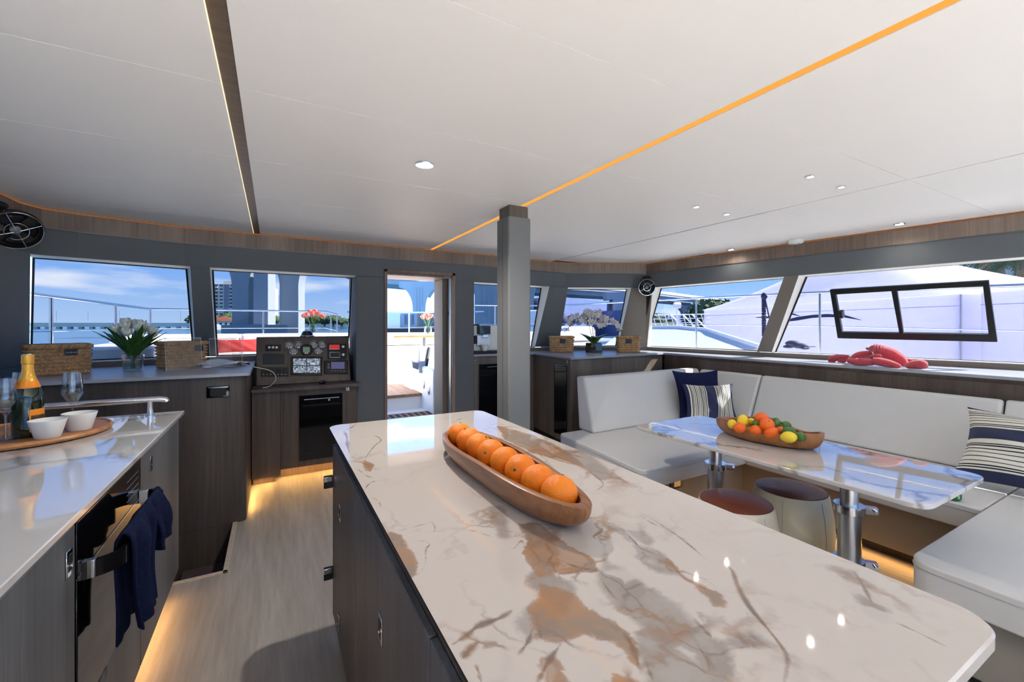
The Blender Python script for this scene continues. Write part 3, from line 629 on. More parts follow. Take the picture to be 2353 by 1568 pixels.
def slab_top(outline, z, x0, x1, y0, y1, step, mat, parent, th, name, feats):
    # grid clipped to the rounded outline by pulling rim vertices in
    nx = int((x1-x0)/step)+1; ny = int((y1-y0)/step)+1
    X, Y = np.meshgrid(np.linspace(x0, x1, nx), np.linspace(y0, y1, ny))
    rr = .055     # corner radius, map square corners to arcs
    for cx, cy, sx, sy in ((x0+rr, y0+rr, -1, -1), (x1-rr, y0+rr, 1, -1), (x0+rr, y1-rr, -1, 1), (x1-rr, y1-rr, 1, 1)):
        ax = (X-cx)*sx; ay = (Y-cy)*sy; m = (ax > 0) & (ay > 0); L = np.hypot(ax, ay)+1e-12; k = np.maximum(ax, ay)/L
        X[m] = cx+sx*(ax[m]*k[m]); Y[m] = cy+sy*(ay[m]*k[m])
    mi = WM[parent.name].inverted(); o_ = mi.translation
    vs = np.stack([X.ravel()+o_.x, Y.ravel()+o_.y, np.full(X.size, z+o_.z)], 1)
    idx = np.arange(nx*ny).reshape(ny, nx); F = np.stack([idx[:-1, :-1], idx[:-1, 1:], idx[1:, 1:], idx[1:, :-1]], -1).reshape(-1, 4)
    rim = list(idx[0, :])+list(idx[1:, -1])+list(idx[-1, -2::-1])+list(idx[-2:0, 0][::1]); nv = len(vs)
    prof = [(.0035, -.003), (.0035, -th)]
    cxm, cym = (x0+x1)/2+o_.x, (y0+y1)/2+o_.y
    V = [vs]; faces = F.tolist(); prev = rim
    rv = vs[rim]
    nrm = rv[:, :2].copy(); nx_ = np.roll(nrm, -1, 0)-np.roll(nrm, 1, 0); L = np.hypot(nx_[:, 0], nx_[:, 1])+1e-9; on = np.stack([nx_[:, 1]/L, -nx_[:, 0]/L], 1)
    for of, dz in prof:
        q = rv.copy(); q[:, :2] += on*of; q[:, 2] = z+o_.z+dz; V.append(q); cur = list(range(nv, nv+len(rim))); nv += len(rim)
        n_ = len(rim)
        for i in range(n_): faces.append([prev[i], cur[i], cur[(i+1) % n_], prev[(i+1) % n_]])
        prev = cur
    faces.append(prev)
    V = np.concatenate(V); me = bpy.data.meshes.new(name); me.from_pydata(V.tolist(), [], faces)
    R = np.zeros(len(V)); G = np.zeros(len(V)); B = np.zeros(len(V)); wx = V[:, 0]-o_.x; wy = V[:, 1]-o_.y
    ZN = np.zeros(len(V))
    for kind, pts, wd in feats:
        if kind in 'RG':
            d = pip(wx, wy, pts) if len(pts) > 2 and wd == 0 else wd-seg_d(wx, wy, pts)
            f = np.clip(.5+d/.075, 0, 1); ZN = np.maximum(ZN, np.exp(-np.maximum(-d, 0)/.05))
            if kind == 'R': R = np.maximum(R, f)
            else: G = np.maximum(G, f)
        else: B = np.maximum(B, vein(wx, wy, pts, wd))
    ca = me.color_attributes.new('veins', 'FLOAT_COLOR', 'POINT'); ca.data.foreach_set('color', np.stack([R, G, B, np.ones(len(V))], 1).ravel())
    cz = me.color_attributes.new('zone', 'FLOAT_COLOR', 'POINT'); cz.data.foreach_set('color', np.stack([ZN, ZN, ZN, np.ones(len(V))], 1).ravel())
    me.polygons.foreach_set('use_smooth', [True]*len(me.polygons)); me.set_sharp_from_angle(angle=math.radians(30))
    me.materials.append(mat); o = bpy.data.objects.new(name, me); COL.objects.link(o); o.parent = parent; WM[o.name] = WM[parent.name].copy(); return o
def ZZ(pts, z=.92, s=1., ox=0., oy=0.):
    return [tuple(zat(ox+x/s, oy+y/s, z))[:2] for x, y in pts]
za = lambda pts: ZZ(pts, .92, 2.353, 900, 1180)     # read off a 2.353x enlargement
zb = lambda pts: ZZ(pts, .92, 4.356, 700, 900)
feats = [
 ('R', za([(690, 60), (780, 45), (860, 100), (960, 180), (1060, 240), (1110, 310), (1000, 325), (840, 345), (750, 355), (700, 220), (735, 140)]), 0),
 ('R', za([(810, 380), (900, 400), (1000, 440), (1050, 500), (1150, 560), (1250, 640), (1320, 740), (1340, 840), (1290, 800), (1210, 690), (1100, 670), (1040, 650), (940, 700), (780, 670), (755, 560), (735, 520), (790, 470)]), 0),
 ('R', za([(1490, 250), (1600, 340), (1720, 390), (1815, 440), (1810, 510), (1740, 505), (1670, 440), (1570, 350), (1500, 280)]), 0),
 ('R', za([(-30, 90), (60, 120), (90, 200), (120, 260), (135, 330), (100, 350), (40, 300)]), 0),
 ('R', za([(1210, 870), (1330, 890), (1340, 940), (1200, 940)]), 0), ('R', za([(860, 830), (930, 960)]), .012),
 ('R', zb([(595, 690), (640, 710), (690, 740), (660, 800), (610, 790)]), 0),
 ('R', ZZ([(1145, 980), (1225, 1000), (1300, 1035), (1345, 1075), (1290, 1062), (1220, 1040), (1160, 1010)]), 0),
 ('G', za([(1130, 230), (1250, 290), (1380, 400), (1500, 440), (1580, 480), (1650, 560), (1700, 660), (1800, 700), (1850, 850), (1750, 960), (1380, 960), (1330, 760), (1330, 620), (1220, 520), (1150, 430), (1090, 330)]), 0),
 ('G', za([(1120, 30), (1260, 80), (1330, 170), (1470, 225), (1560, 330), (1440, 320), (1300, 230), (1170, 160)]), 0),
 ('G', za([(560, 700), (620, 720), (680, 780), (640, 960), (540, 960), (575, 800)]), 0), ('G', za([(430, 745), (600, 690), (520, 655)]), 0),
 ('G', za([(1800, 700), (1950, 640), (2080, 720), (1900, 720)]), 0), ('G', za([(820, 370), (900, 400), (860, 520), (780, 600)]), .03),
 ('G', ZZ([(1240, 985), (1330, 1020), (1400, 1075), (1440, 1110), (1400, 1110), (1330, 1075), (1260, 1030)]), 0),
 ('G', ZZ([(1410, 1200), (1450, 1215), (1480, 1240)]), .02), ('G', ZZ([(1960, 1330), (2000, 1390), (2010, 1410)]), .022), ('G', ZZ([(1140, 1170), (1160, 1230)]), .02),
 ('B', za([(1480, 230), (1560, 330), (1650, 390), (1730, 420)]), .008), ('B', za([(1790, 260), (1840, 310), (1870, 390), (1930, 500), (2020, 610), (2100, 710), (2140, 790), (2120, 930)]), .009),
 ('B', za([(1330, 0), (1400, 50), (1510, 100), (1620, 180), (1700, 250), (1770, 270)]), .005), ('B', za([(320, 715), (400, 665), (470, 610), (600, 560), (660, 515)]), .012),
 ('B', za([(380, 790), (420, 740), (470, 690)]), .012), ('B', za([(760, 620), (740, 690), (680, 770)]), .008), ('B', za([(920, 700), (850, 800), (780, 930)]), .009), ('B', za([(450, 800), (490, 930)]), .006),
 ('B', za([(1640, 580), (1700, 640), (1735, 680)]), .007), ('B', za([(1250, 640), (1310, 740), (1340, 850)]), .010), ('B', za([(1100, 310), (1200, 450), (1330, 560)]), .004),
 ('B', za([(880, 240), (1000, 290), (1110, 310)]), .006), ('B', za([(1100, 40), (1140, 90), (1090, 130), (1180, 150)]), .006), ('B', za([(1230, 70), (1300, 140), (1350, 190), (1470, 235)]), .007),
 ('B', za([(360, 90), (440, 95), (520, 120), (620, 148)]), .003), ('B', za([(125, 155), (160, 150), (205, 165), (185, 200), (180, 280), (130, 350)]), .004), ('B', za([(615, 180), (660, 190), (700, 150), (715, 180), (690, 190)]), .004),
 ('B', za([(220, 50), (235, 80), (225, 105)]), .003), ('B', za([(0, 105), (250, 40)]), .002), ('B', za([(1380, 560), (1500, 660), (1600, 640), (1660, 720), (1720, 840), (1660, 880)]), .004), ('B', za([(1370, 790), (1420, 930)]), .004),
 ('B', zb([(520, 315), (470, 360), (400, 385)]), .007), ('B', zb([(390, 390), (420, 450), (430, 540), (450, 620)]), .012), ('B', zb([(440, 460), (560, 460), (690, 442), (765, 485), (700, 545), (640, 620), (597, 690), (600, 780), (650, 830)]), .006),
 ('B', zb([(590, 1000), (640, 930), (700, 900), (780, 890)]), .006), ('B', zb([(490, 745), (560, 800), (660, 860), (790, 830)]), .005), ('B', zb([(640, 1050), (740, 1100), (765, 1200)]), .004),
 ('B', zb([(1380, 330), (1500, 300), (1600, 260), (1700, 240)]), .004), ('B', zb([(1360, 270), (1480, 260)]), .004), ('B', zb([(1940, 390), (2050, 430), (2150, 470)]), .006), ('B', zb([(1940, 450), (2000, 500)]), .006),
 ('B', ZZ([(1155, 1000), (1210, 1022), (1280, 1050), (1330, 1068)]), .007), ('B', ZZ([(1335, 1070), (1385, 1110), (1365, 1130)]), .006), ('B', ZZ([(1210, 1005), (1250, 1030)]), .005),
 ('B', ZZ([(1465, 1175), (1500, 1195), (1550, 1225), (1590, 1250)]), .003), ('B', ZZ([(1960, 1310), (1985, 1350), (2010, 1400)]), .006), ('B', ZZ([(2010, 1410), (2100, 1450), (2200, 1500)]), .002),
]
m_marble = marble('book_matched_marble', amt=.35)
m_marble2 = marble('pale_veined_marble', (204, 204, 204), False, (3.2, 1.1, 0), 1.5, 1.3)
m_marble3 = marble('table_marble', (200, 196, 192), False, (7.2, 4.1, 0), 2.0, 1.6)

# ================================================================== ISLAND
isl = thing('kitchen_island', 'long kitchen island with glossy white marble top and brown veins', 'kitchen island', (.59, 1.14, 0))
MB().box(.245, .935, .245, 2.02, .09, .862).build('carcass', m_cab, isl, bevel=.006)
MB().box(.26, .92, .26, 2.0, 0, .09).build('plinth', m_black, isl)
MB().box(.238, .942, .238, 2.03, .862, .9005).build('shadow_rail', m_blackm, isl, bevel=.003)
slab_top(None, .92, .215, .962, .205, 2.078, .0036, m_marble, isl, .0195, 'worktop', feats)
def latch(parent, p, n, s=.030, h=None, name='latch'):
    # square chrome push latch with dark recess; p on the face, n outward
    p = Vector(p); n = Vector(n).normalized(); u = Vector((0, 0, 1)); w_ = n.cross(u); h = h or s
    def q(a, b_, d): return p+w_*a+u*b_+n*d
    o = MB().hexa([q(-s, -h, 0), q(s, -h, 0), q(s, h, 0), q(-s, h, 0)], [q(-s, -h, .004), q(s, -h, .004), q(s, h, .004), q(-s, h, .004)]).build(name, m_chrome, parent, bevel=.0015)
    MB().hexa([q(-s*.62, -h*.62, .003), q(s*.62, -h*.62, .003), q(s*.62, h*.62, .003), q(-s*.62, h*.62, .003)], [q(-s*.62, -h*.62, .0046), q(s*.62, -h*.62, .0046), q(s*.62, h*.62, .0046), q(-s*.62, h*.62, .0046)]).build('recess', m_blackm, o)
    MB().cyl(q(0, -h*.2, .004), q(0, -h*.2, .008), s*.28).build('button', m_chrome, o)
def door(parent, x, y0, y1, z0, z1, th=.016, mat=None, name='door', g=.003):
    return MB().box(min(x, x-th), max(x, x-th), y0+g, y1-g, z0+g, z1-g).build(name, mat or m_cab, parent, bevel=.0025)
m_gal = wood('cool_shaded_ash', (104, 106, 110), (82, 84, 88), stretch=(40, 40, 1.3), band=(6, 6, .3))  # same ash veneer with cool shade put into its colour
dA = door(isl, .245, 1.44, 2.02, .10, .845, mat=m_gal); dB = door(isl, .245, .70, 1.44, .10, .845, mat=m_gal); dC = door(isl, .245, .245, .70, .10, .845, mat=m_gal)
latch(dA, (.229, 1.785, .638), (-1, 0, 0), .017, .030); latch(dA, (.229, 1.823, .19), (-1, 0, 0), .017, .030); latch(dB, (.229, 1.065, .634), (-1, 0, 0), .019, .032)
for z in (.69, .29):
    h = MB().box(.192, .228, 2.022, 2.036, z-.032, z+.022).build('door_catch', m_blackm, isl, bevel=.002); MB().box(.190, .225, 2.016, 2.024, z-.002, z+.020).build('plate', m_chrome, h, bevel=.002)
MB().box(.229, .245, 2.020, 2.034, .10, .845).build('end_panel', m_cab, isl)

# ================================================================== GALLEY COUNTER
ga = thing('galley_counter', 'galley counter along the left wall with white marble top', 'counter', (-.9, 1.2, 0))
MB().box(-1.40, -.448, -1.2, 1.462, .09, .862).box(-1.40, -.448, 2.058, 2.80, .09, .862).box(-1.40, -.448, 1.462, 2.058, .09, .37).box(-1.40, -.76, 1.462, 2.058, .37, .862).build('carcass', m_cabd, ga)
MB().box(-1.38, -.50, -1.1, 2.74, 0, .09).build('plinth', m_head, ga)
MB().box(-1.41, -.438, -1.2, 2.806, .887, .9005).build('shadow_rail', m_blackm, ga, bevel=.003)
MB().poly(rpoly([(-1.42, -1.2), (-.409, -1.2), (-.409, 2.822), (-1.42, 2.822)], [0, 0, .01, 0], 5), .9005, .92).build('worktop', m_marble2, ga, bevel=.003, seg=3)
ds = []
for y0, y1, z0, z1 in ((2.06, 2.80, .10, .88), (1.02, 1.46, .10, .88), (.45, 1.02, .10, .88), (1.46, 2.06, .10, .365), (-.3, .45, .1, .88)):
    ds.append(door(ga, -.430, y0, y1, z0, z1, .018, m_gal))
latch(ds[0], (-.430, 2.205, .815), (1, 0, 0), .016, .030); latch(ds[1], (-.430, 1.415, .80), (1, 0, 0), .016, .032)
for i, yy in enumerate(np.arange(-.9, 2.7, .6)):
    L = bpy.data.lights.new('toe_kick_light', 'AREA'); L.shape = 'RECTANGLE'; L.size = .55; L.size_y = .02; L.energy = .34; L.color = (1, .52, .16)
    lo = bpy.data.objects.new('toe_kick_light', L); COL.objects.link(lo); lo.location = (-.470, yy+.3, .076); lo.rotation_euler = (math.radians(-8), 0, PI/2)
MB().box(-.47, -.455, -1.1, 2.74, .080, .0895).build('light_strip', m_led, ga)

ov = thing('built_in_oven', 'black glass oven built into the galley counter', 'oven', (-.43, 1.76, .37))
MB().box(-.755, -.440, 1.465, 2.055, .372, .885).build('body', m_black, ov)
MB().box(-.440, -.428, 1.466, 2.054, .372, .735).build('door', m_blackg, ov, bevel=.002)
MB().box(-.440, -.428, 1.466, 2.054, .741, .878).build('control_panel', m_blackg, ov, bevel=.002)
MB().box(-.4285, -.4265, 1.466, 2.054, .7355, .741).build('trim', m_chrome, ov)
MB().box(-.4285, -.4265, 1.466, 2.054, .876, .880).build('trim', m_chrome, ov)
for i in range(4): MB().box(-.4285, -.4272, 1.88, 2.02, .775+i*.022, .7765+i*.022).build('button_line', m_alu, ov)
hp = []
for a in range(9): an = a/8*PI/2; hp.append((-.43+.075*math.sin(an), 1.485+.06*(1-math.cos(an)), .745))
hp2 = [(x, 3.52-y, z) for x, y, z in hp][::-1]
b = MB()
path = [Vector(p) for p in hp+hp2]; A = []
for i, p in enumerate(path):
    d = (path[min(i+1, len(path)-1)]-path[max(i-1, 0)]).normalized(); n_ = Vector((d.y, -d.x, 0)); A.append((p-n_*.006, p+n_*.006))
for i in range(len(A)-1):
    (a0, a1), (b0, b1) = A[i], A[i+1]; u = Vector((0, 0, .022)); b.hexa([a0-u, a1-u, b1-u, b0-u], [a0+u, a1+u, b1+u, b0+u])
hdl = b.build('handle', m_blackg, ov, doubles=True)
for y in (1.492, 2.028): MB().box(-.4275, -.40, y-.010, y+.010, .722, .768).build('end_cap', m_alu, hdl, bevel=.002)

def towel(lab, y0, y1, front, back, zt, sd, bulge):
    rnd = random.Random(sd); ph = [rnd.uniform(0, 6) for _ in range(4)]
    def fn(u, v):
        L = front+back; s = v*L; y = y0+(y1-y0)*u; xo, xi = -.347, -.372; r = .014
        rip = .011*math.sin(u*9+ph[0])+.006*math.sin(u*21+ph[1]+v*3)
        if s < back: x = xi-.004; z = zt-(back-s); hang = (back-s)/back
        else:
            hang = (s-back)/front; x = xo+.004; z = zt-(s-back)
        k = abs(s-back)
        if k < .03: z = zt-.018*(k/.03)**2; x = (xi+xo)/2+(xo-xi)/2*(s-back)/.03
        elif s > back: z = zt-.018-(s-back-.03)
        else: z = zt-.018-(back-s-.03)
        taper = 1-bulge*hang*.35; yc = (y0+y1)/2+.02*math.sin(ph[2])*hang
        y = yc+(y-yc)*taper
        amp = min(1, k/.06)
        x += (rip+.004*math.sin(v*14+ph[3]))*amp*(1 if s > back else .35)+(.018*amp*hang if s > back else 0)
        z += .012*math.sin(u*5+ph[1])*hang
        return Vector((x, y, z))
    o = MB().grid(fn, 44, 60).build('towel', m_towel, None, solid=.007, sub=1, sharp=180); tag(o, lab, 'towel', 'navy towels on the oven handle'); return o
towel('navy towel over the far end of the oven handle, hanging short', 1.76, 1.955, .17, .12, .792, 3, .6)
towel('navy towel over the near part of the oven handle, hanging low', 1.55, 1.77, .30, .33, .798, 5, 1.0)

rl = thing('counter_rail', 'polished steel grab rail on the far edge of the galley counter', 'rail', (-.9, 2.74, .92))
MB().tube([(-.47, 2.74, .985), (-.475, 2.74, .996), (-.50, 2.74, 1.0), (-1.30, 2.74, 1.0), (-1.33, 2.74, .996)], .0145, 16).build('bar', m_chrome, rl)
for x in (-.535, -1.24): MB().lathe([(.020, .0), (.020, .004), (.0125, .006), (.0125, .07), (.016, .078)], (x, 2.74, .92), 20).build('post', m_chrome, rl)

# ================================================================== CHART TABLE CABINET (front left) AND HELM
nc = thing('chart_cabinet', 'tall smoked ash cabinet with grey top between stairwell and front window', 'cabinet', (-.8, 3.9, 0))
prof = rpoly([(-1.42, 3.535), (-.165, 3.535), (-.165, 4.50), (-.165, 4.60), (-1.30, 4.42), (-1.42, 4.34)], [0, .04, 0, 0, 0, 0], 6)
MB().poly(prof, 0, 1.018).build('carcass', m_cabd, nc)
MB().poly(rpoly([(-1.42, 3.537), (-.167, 3.537), (-.167, 3.8), (-1.42, 3.8)], [0, .04, 0, 0], 6), -1.2, -.002).build('lower_panel', m_cabd, nc)
MB().poly(rpoly([(-1.42, 3.50), (-.142, 3.50), (-.142, 4.45), (-.142, 4.64), (-1.30, 4.47), (-1.45, 4.38)], [0, .03, 0, 0, 0, 0], 5), 1.018, 1.04).build('worktop', m_top, nc, bevel=.003)
s_ = MB().box(-.395, -.262, 3.528, 3.536, .877, .955).build('socket_plate', m_blackg, nc, bevel=.003)
MB().box(-.375, -.282, 3.524, 3.529, .888, .94).build('socket_flap', m_blackm, s_, bevel=.002); MB().box(-.385, -.272, 3.525, 3.5285, .943, .950).build('hinge', m_chrome, s_)

he = thing('helm_console', 'dark ash helm console with sloping dashboard under the front window', 'console', (.26, 4.4, 0))
MB().box(-.160, .055, 4.215, 4.62, .07, .80).build('cabinet', m_helm, he, bevel=.004)
MB().box(.055, .69, 4.245, 4.62, .11, .80).build('cabinet', m_helm, he, bevel=.004)
MB().box(-.155, .012, 4.30, 4.5, 0, .07).build('plinth', m_head, he); MB().box(.012, .68, 4.40, 4.5, 0, .11).build('plinth', m_head, he)
MB().poly([(-.163, 4.175), (.715, 4.175), (.715, 4.295), (.687, 4.295), (.687, 4.45), (-.163, 4.45)], .800, .832).build('desk', m_helm, he, bevel=.004)
dd = door(he, 0, 0, 0, 0, 0) if False else MB().box(.075, .078, 4.2415, 4.2455, .12, .79).build('door_gap', m_black, he)
MB().box(.595, .598, 4.2415, 4.2455, .12, .79).build('door_gap', m_black, he)
fr = MB().box(.200, .560, 4.232, 4.2455, .165, .745).build('fridge_door', m_blackg, he, bevel=.003)
MB().box(.24, .53, 4.226, 4.233, .705, .711).build('handle', m_alu, fr); MB().cyl((.445, 4.233, .690), (.445, 4.229, .690), .009).build('lock', m_alu, fr)
for z in (.655, .645, .24, .23, .22): MB().box(.225, .545, 4.2305, 4.2325, z, z+.004).build('vent_slot', m_blackm, fr)
latch(he, (.605, 4.2445, .775), (0, -1, 0), .014, .014)
DP0 = Vector((0, 4.40, .835)); DP1 = Vector((0, 4.545, 1.262)); dv = (DP1-DP0).normalized(); dnn = Vector((0, -dv.z, dv.y))
MB().hexa([(-.135, 4.40, .832), (.660, 4.40, .832), (.660, 4.64, .832), (-.135, 4.64, .832)], [(-.135, 4.545, 1.262), (.660, 4.545, 1.262), (.660, 4.600, 1.262), (-.135, 4.600, 1.262)]).build('dashboard', m_helm, he, bevel=.008)
def dp(x, y, off=0): return pat(x, y, DP0, dnn)+dnn*off
DSC = 9.804      # enlargement the dash positions were read from
def dz(x, y, off=0): return dp(580+x/DSC, 765+y/DSC, off)
def dplate(name, x0, y0, x1, y1, th, mat, parent=None, off=0, bevel=.003):
    a, b_, c, d = dz(x0, y1, off), dz(x1, y1, off), dz(x1, y0, off), dz(x0, y0, off)
    return MB().hexa([a, b_, c, d], [p+dnn*th for p in (a, b_, c, d)]).build(name, mat, parent or he, bevel=bevel)
m_scr = M('dark_display', (46, 50, 52), .15, var=.02); m_dot = M('dial_marks', (190, 192, 190), .4)
sp_ = dplate('switch_panel', 290, 270, 640, 415, .006, m_blackm)
for x in (380, 465, 545):
    p = dz(x, 340, .006); MB().cyl(p, p+dnn*.008, .011).build('switch', m_chrome, sp_)
dplate('plotter_frame', 212, 458, 738, 735, .004, M('bronze_bezel', (120, 112, 96), .4)); dplate('plotter', 225, 470, 725, 722, .008, m_scr)
sb = dplate('switch_bank', 190, 775, 815, 990, .006, m_black)
for i in range(7):
    dplate('rocker', 215+i*82, 815, 285+i*82, 965, .011, m_blackm, sb); dplate('mark', 230+i*82, 940, 268+i*82, 950, .0116, m_dot, sb, bevel=0)
mo = dplate('monitor', 862, 545, 1570, 962, .016, m_blackg)
m_cam = bpy.data.materials.new('camera_view'); m_cam.use_nodes = True; t = m_cam.node_tree; b_ = t.nodes['Principled BSDF']
tcn = N(t, 'ShaderNodeTexCoord'); vo = N(t, 'ShaderNodeTexNoise'); vo.inputs['Scale'].default_value = 26; vo.inputs['Detail'].default_value = 6; vo.inputs['Distortion'].default_value = 2.5; t.links.new(tcn.outputs['Object'], vo.inputs[0])
cr = N(t, 'ShaderNodeValToRGB'); cr.color_ramp.elements[0].position = .38; cr.color_ramp.elements[0].color = (*lin((44, 60, 82)), 1); cr.color_ramp.elements[1].position = .62; cr.color_ramp.elements[1].color = (*lin((196, 208, 222)), 1)
kk = cr.color_ramp.elements.new(.5); kk.color = (*lin((118, 132, 150)), 1)
t.links.new(vo.outputs[0], cr.inputs[0]); t.links.new(cr.outputs[0], b_.inputs['Emission Color']); b_.inputs['Emission Strength'].default_value = .45; b_.inputs['Base Color'].default_value = (.02, .02, .02, 1); b_.inputs['Roughness'].default_value = .15
for (x0, y0, x1, y1) in ((918, 592, 1215, 745), (1232, 592, 1520, 745), (918, 762, 1215, 910), (1232, 762, 1520, 910)): dplate('screen_view', x0, y0, x1, y1, .0172, m_cam, mo, bevel=0)
for (x, y, r) in ((826, 275, .0325), (1033, 272, .0325), (1382, 262, .0325), (1575, 262, .0325), (925, 418, .0325), (1487, 402, .0325)):
    p = dz(x, y, 0); gx = MB().lathe([(r, 0), (r, .006), (r*.86, .008), (r*.86, .003)], tuple(p), 28, axis=dnn).build('gauge', m_chrome, he)
    MB().cyl(p, p+dnn*.004, r*.88).build('dial', m_blackm, gx); MB().tube([p+dnn*.005, p+dnn*.005+dv*.4*r+Vector((.5*r, 0, 0))], .0012, 5).build('needle', m_dot, gx)
    MB().lathe([(r*.60, .0042), (r*.66, .0048), (r*.70, .0042)], tuple(p), 20, axis=dnn).build('scale', m_dot, gx)
p = dz(1218, 390, 0); rd = MB().lathe([(.056, 0), (.056, .014), (.05, .02), (.0001, .021)], tuple(p), 32, axis=dnn).build('round_display', m_blackm, he); dplate('screen', 1135, 335, 1290, 455, .0225, emis('dim_green_screen', (98, 118, 108), .45), rd, bevel=0)
dplate('key', 1170, 445, 1255, 490, .0222, m_dot, rd, bevel=0)
rp = dplate('radio_panel', 1690, 250, 2120, 600, .008, m_blackm)
dplate('display_frame', 1728, 275, 1965, 385, .010, m_alu, rp); dplate('red_display', 1745, 285, 1955, 372, .0112, emis('red_digits', (190, 44, 44), .6), rp, bevel=0); dplate('display_frame', 1738, 440, 1970, 570, .010, m_alu, rp); dplate('display', 1750, 452, 1960, 558, .0112, m_scr, rp, bevel=0)
for y in (325, 505):
    p = dz(2040, y, .008); MB().cyl(p, p+dnn*.012, .013).build('knob', m_chrome, rp)
md = dplate('media_unit', 1610, 628, 2150, 935, .012, m_blackg, bevel=.012); dplate('screen', 1770, 665, 2070, 820, .0125, emis('media_screen', (92, 92, 132), .45), md, bevel=0)
for i in range(5): dplate('key', 1775+i*68, 862, 1805+i*68, 872, .0132, m_dot, md, bevel=0)
for i in range(3): dplate('key', 1690, 705+i*44, 1735, 716+i*44, .0132, m_dot, md, bevel=0)
# compass dome on the dash top
cp = thing('compass', 'small domed compass on top of the dashboard', 'compass', (.285, 4.58, 1.262))
MB().lathe([(.062, 0), (.064, .008), (.055, .014)], n=28).build('base', m_chrome, cp, local=True)
MB().lathe([(.052, .012), (.050, .03), (.034, .052), (.0001, .060)], n=28).build('dome', m_blackg, cp, local=True)
# mouse, phone, cable, papers
p = zat(735, 874, .834); mo_ = MB().ell((p.x, 4.30, .845), (.032, .05, .018), nu=20, nv=10).build('computer_mouse', m_blackg); tag(mo_, 'black computer mouse on the helm desk', 'mouse')
ph = thing('stacked_phones', 'black phone lying on a charger at the corner of the grey top', 'phone', (-.24, 4.25, 1.04), .3)
MB().box(-.05, .05, -.08, .08, 0, .012).build('charger', m_blackm, ph, local=True, bevel=.003); MB().box(-.04, .045, -.075, .085, .012, .022).build('body', m_blackg, ph, local=True, bevel=.004)
cpts = [(-.36, 4.2, 1.046), (-.28, 4.16, 1.05), (-.20, 4.12, 1.05), (-.14, 4.10, 1.03), (-.02, 4.16, .985), (.02, 4.20, .92), (-.01, 4.24, .86), (-.05, 4.25, .838), (-.10, 4.24, .838)]
def smooth(pts, n=6):
    P = [Vector(p) for p in pts]; out = []
    for i in range(len(P)-1):
        a, b2, c, d = P[max(i-1, 0)], P[i], P[i+1], P[min(i+2, len(P)-1)]
        for k in range(n):
            t_ = k/n; out.append(.5*((2*b2)+(c-a)*t_+(2*a-5*b2+4*c-d)*t_**2+(3*b2-a-3*c+d)*t_**3))
    return out+[P[-1]]
cb = MB().tube(smooth(cpts), .003, 8).build('charging_cable', m_cable); tag(cb, 'white charging cable drooping from the grey top to the helm desk', 'cable')
pg = MB().box(-.145, -.08, 4.225, 4.262, .832, .852).build('plug', m_blackm, None, bevel=.003); tag(pg, 'small dark plug lying at the left end of the helm desk', 'plug')
pp = thing('folded_papers', 'crumpled white papers beside the second basket', 'paper', (-.37, 4.15, 1.04))
for i, (dx, dy, rr_, h) in enumerate(((0, 0, .2, .0), (.03, -.06, -.3, .012), (-.03, .04, .6, .02))):
    def fn(u, v, h=h, rr_=rr_, dx=dx, dy=dy):
        x = (u-.5)*.24; y = (v-.5)*.17; z = .004+h+.022*math.sin(u*3.4+rr_*5)*math.sin(v*2.6+h*70)+.02*u*v
        return Vector((x*math.cos(rr_)-y*math.sin(rr_)+dx, x*math.sin(rr_)+y*math.cos(rr_)+dy, max(z, .002)))
    MB().grid(fn, 12, 12).build('sheet', m_paper, pp, local=True, solid=.0015, sharp=180)
# LED under helm
for x0, x1, y in ((-.15, .01, 4.285), (.02, .66, 4.385)):
    L = bpy.data.lights.new('toe_kick_light', 'AREA'); L.shape = 'RECTANGLE'; L.size = x1-x0; L.size_y = .02; L.energy = 1.0*(x1-x0)/.6; L.color = (1, .52, .14)
    lo = bpy.data.objects.new('toe_kick_light', L); COL.objects.link(lo); lo.location = ((x0+x1)/2, y-.03, .066 if y < 4.3 else .10); lo.rotation_euler = (math.radians(-30), 0, 0)
L = bpy.data.lights.new('toe_kick_light', 'AREA'); L.shape = 'RECTANGLE'; L.size = .5; L.size_y = .02; L.energy = .4; L.color = (1, .52, .14)
lo = bpy.data.objects.new('toe_kick_light', L); COL.objects.link(lo); lo.location = (-.150, 3.95, .05); lo.rotation_euler = (math.radians(-40), 0, PI/2)

# ================================================================== FRONT RIGHT CABINET, LEDGE, COFFEE CORNER
rc = thing('corner_cabinet', 'ash veneer corner cabinet with grey top under the corner window', 'cabinet', (3.3, 4.0, 0))
prof = rpoly([(2.665, 3.545), (4.12, 3.655), (4.12, 4.05), (3.30, 4.60), (2.78, 4.62)], [.035, 0, 0, 0, 0], 6)
m_rcab = wood('grey_ash_veneer', (128, 118, 106), (100, 91, 82), stretch=(40, 40, 1.3), band=(6, 6, .3))
MB().poly(prof, .14, 1.018).build('carcass', m_rcab, rc); MB().poly([(2.72, 3.6), (4.1, 3.7), (4.1, 4.0), (3.3, 4.5), (2.82, 4.5)], 0, .14).build('plinth', m_cabd, rc)
def pl2(x, y): return pat(x, y, (2.665, 3.58, 0), Vector((-.99, .155, 0)))
n2 = Vector((-.988, .154, 0))
q = [pl2(1262, 836), pl2(1303, 841), pl2(1303, 1003), pl2(1262, 990)]
dk = MB().hexa(q, [v+n2*.012 for v in q]).build('dark_door', m_blackg, rc, bevel=.003)
latch(rc, pl2(1304, 832)+n2*.001, n2, .014, .014)
p = yat(1345, 840, 3.60); s_ = MB().box(p.x-.06, p.x+.06, p.y-.015, p.y+.008, p.z-.045, p.z+.045).build('socket_plate', m_blackg, rc, bevel=.003)
MB().box(p.x-.035, p.x+.035, p.y-.02, p.y-.014, p.z-.022, p.z+.022).build('socket_face', m_alu, s_, bevel=.002)
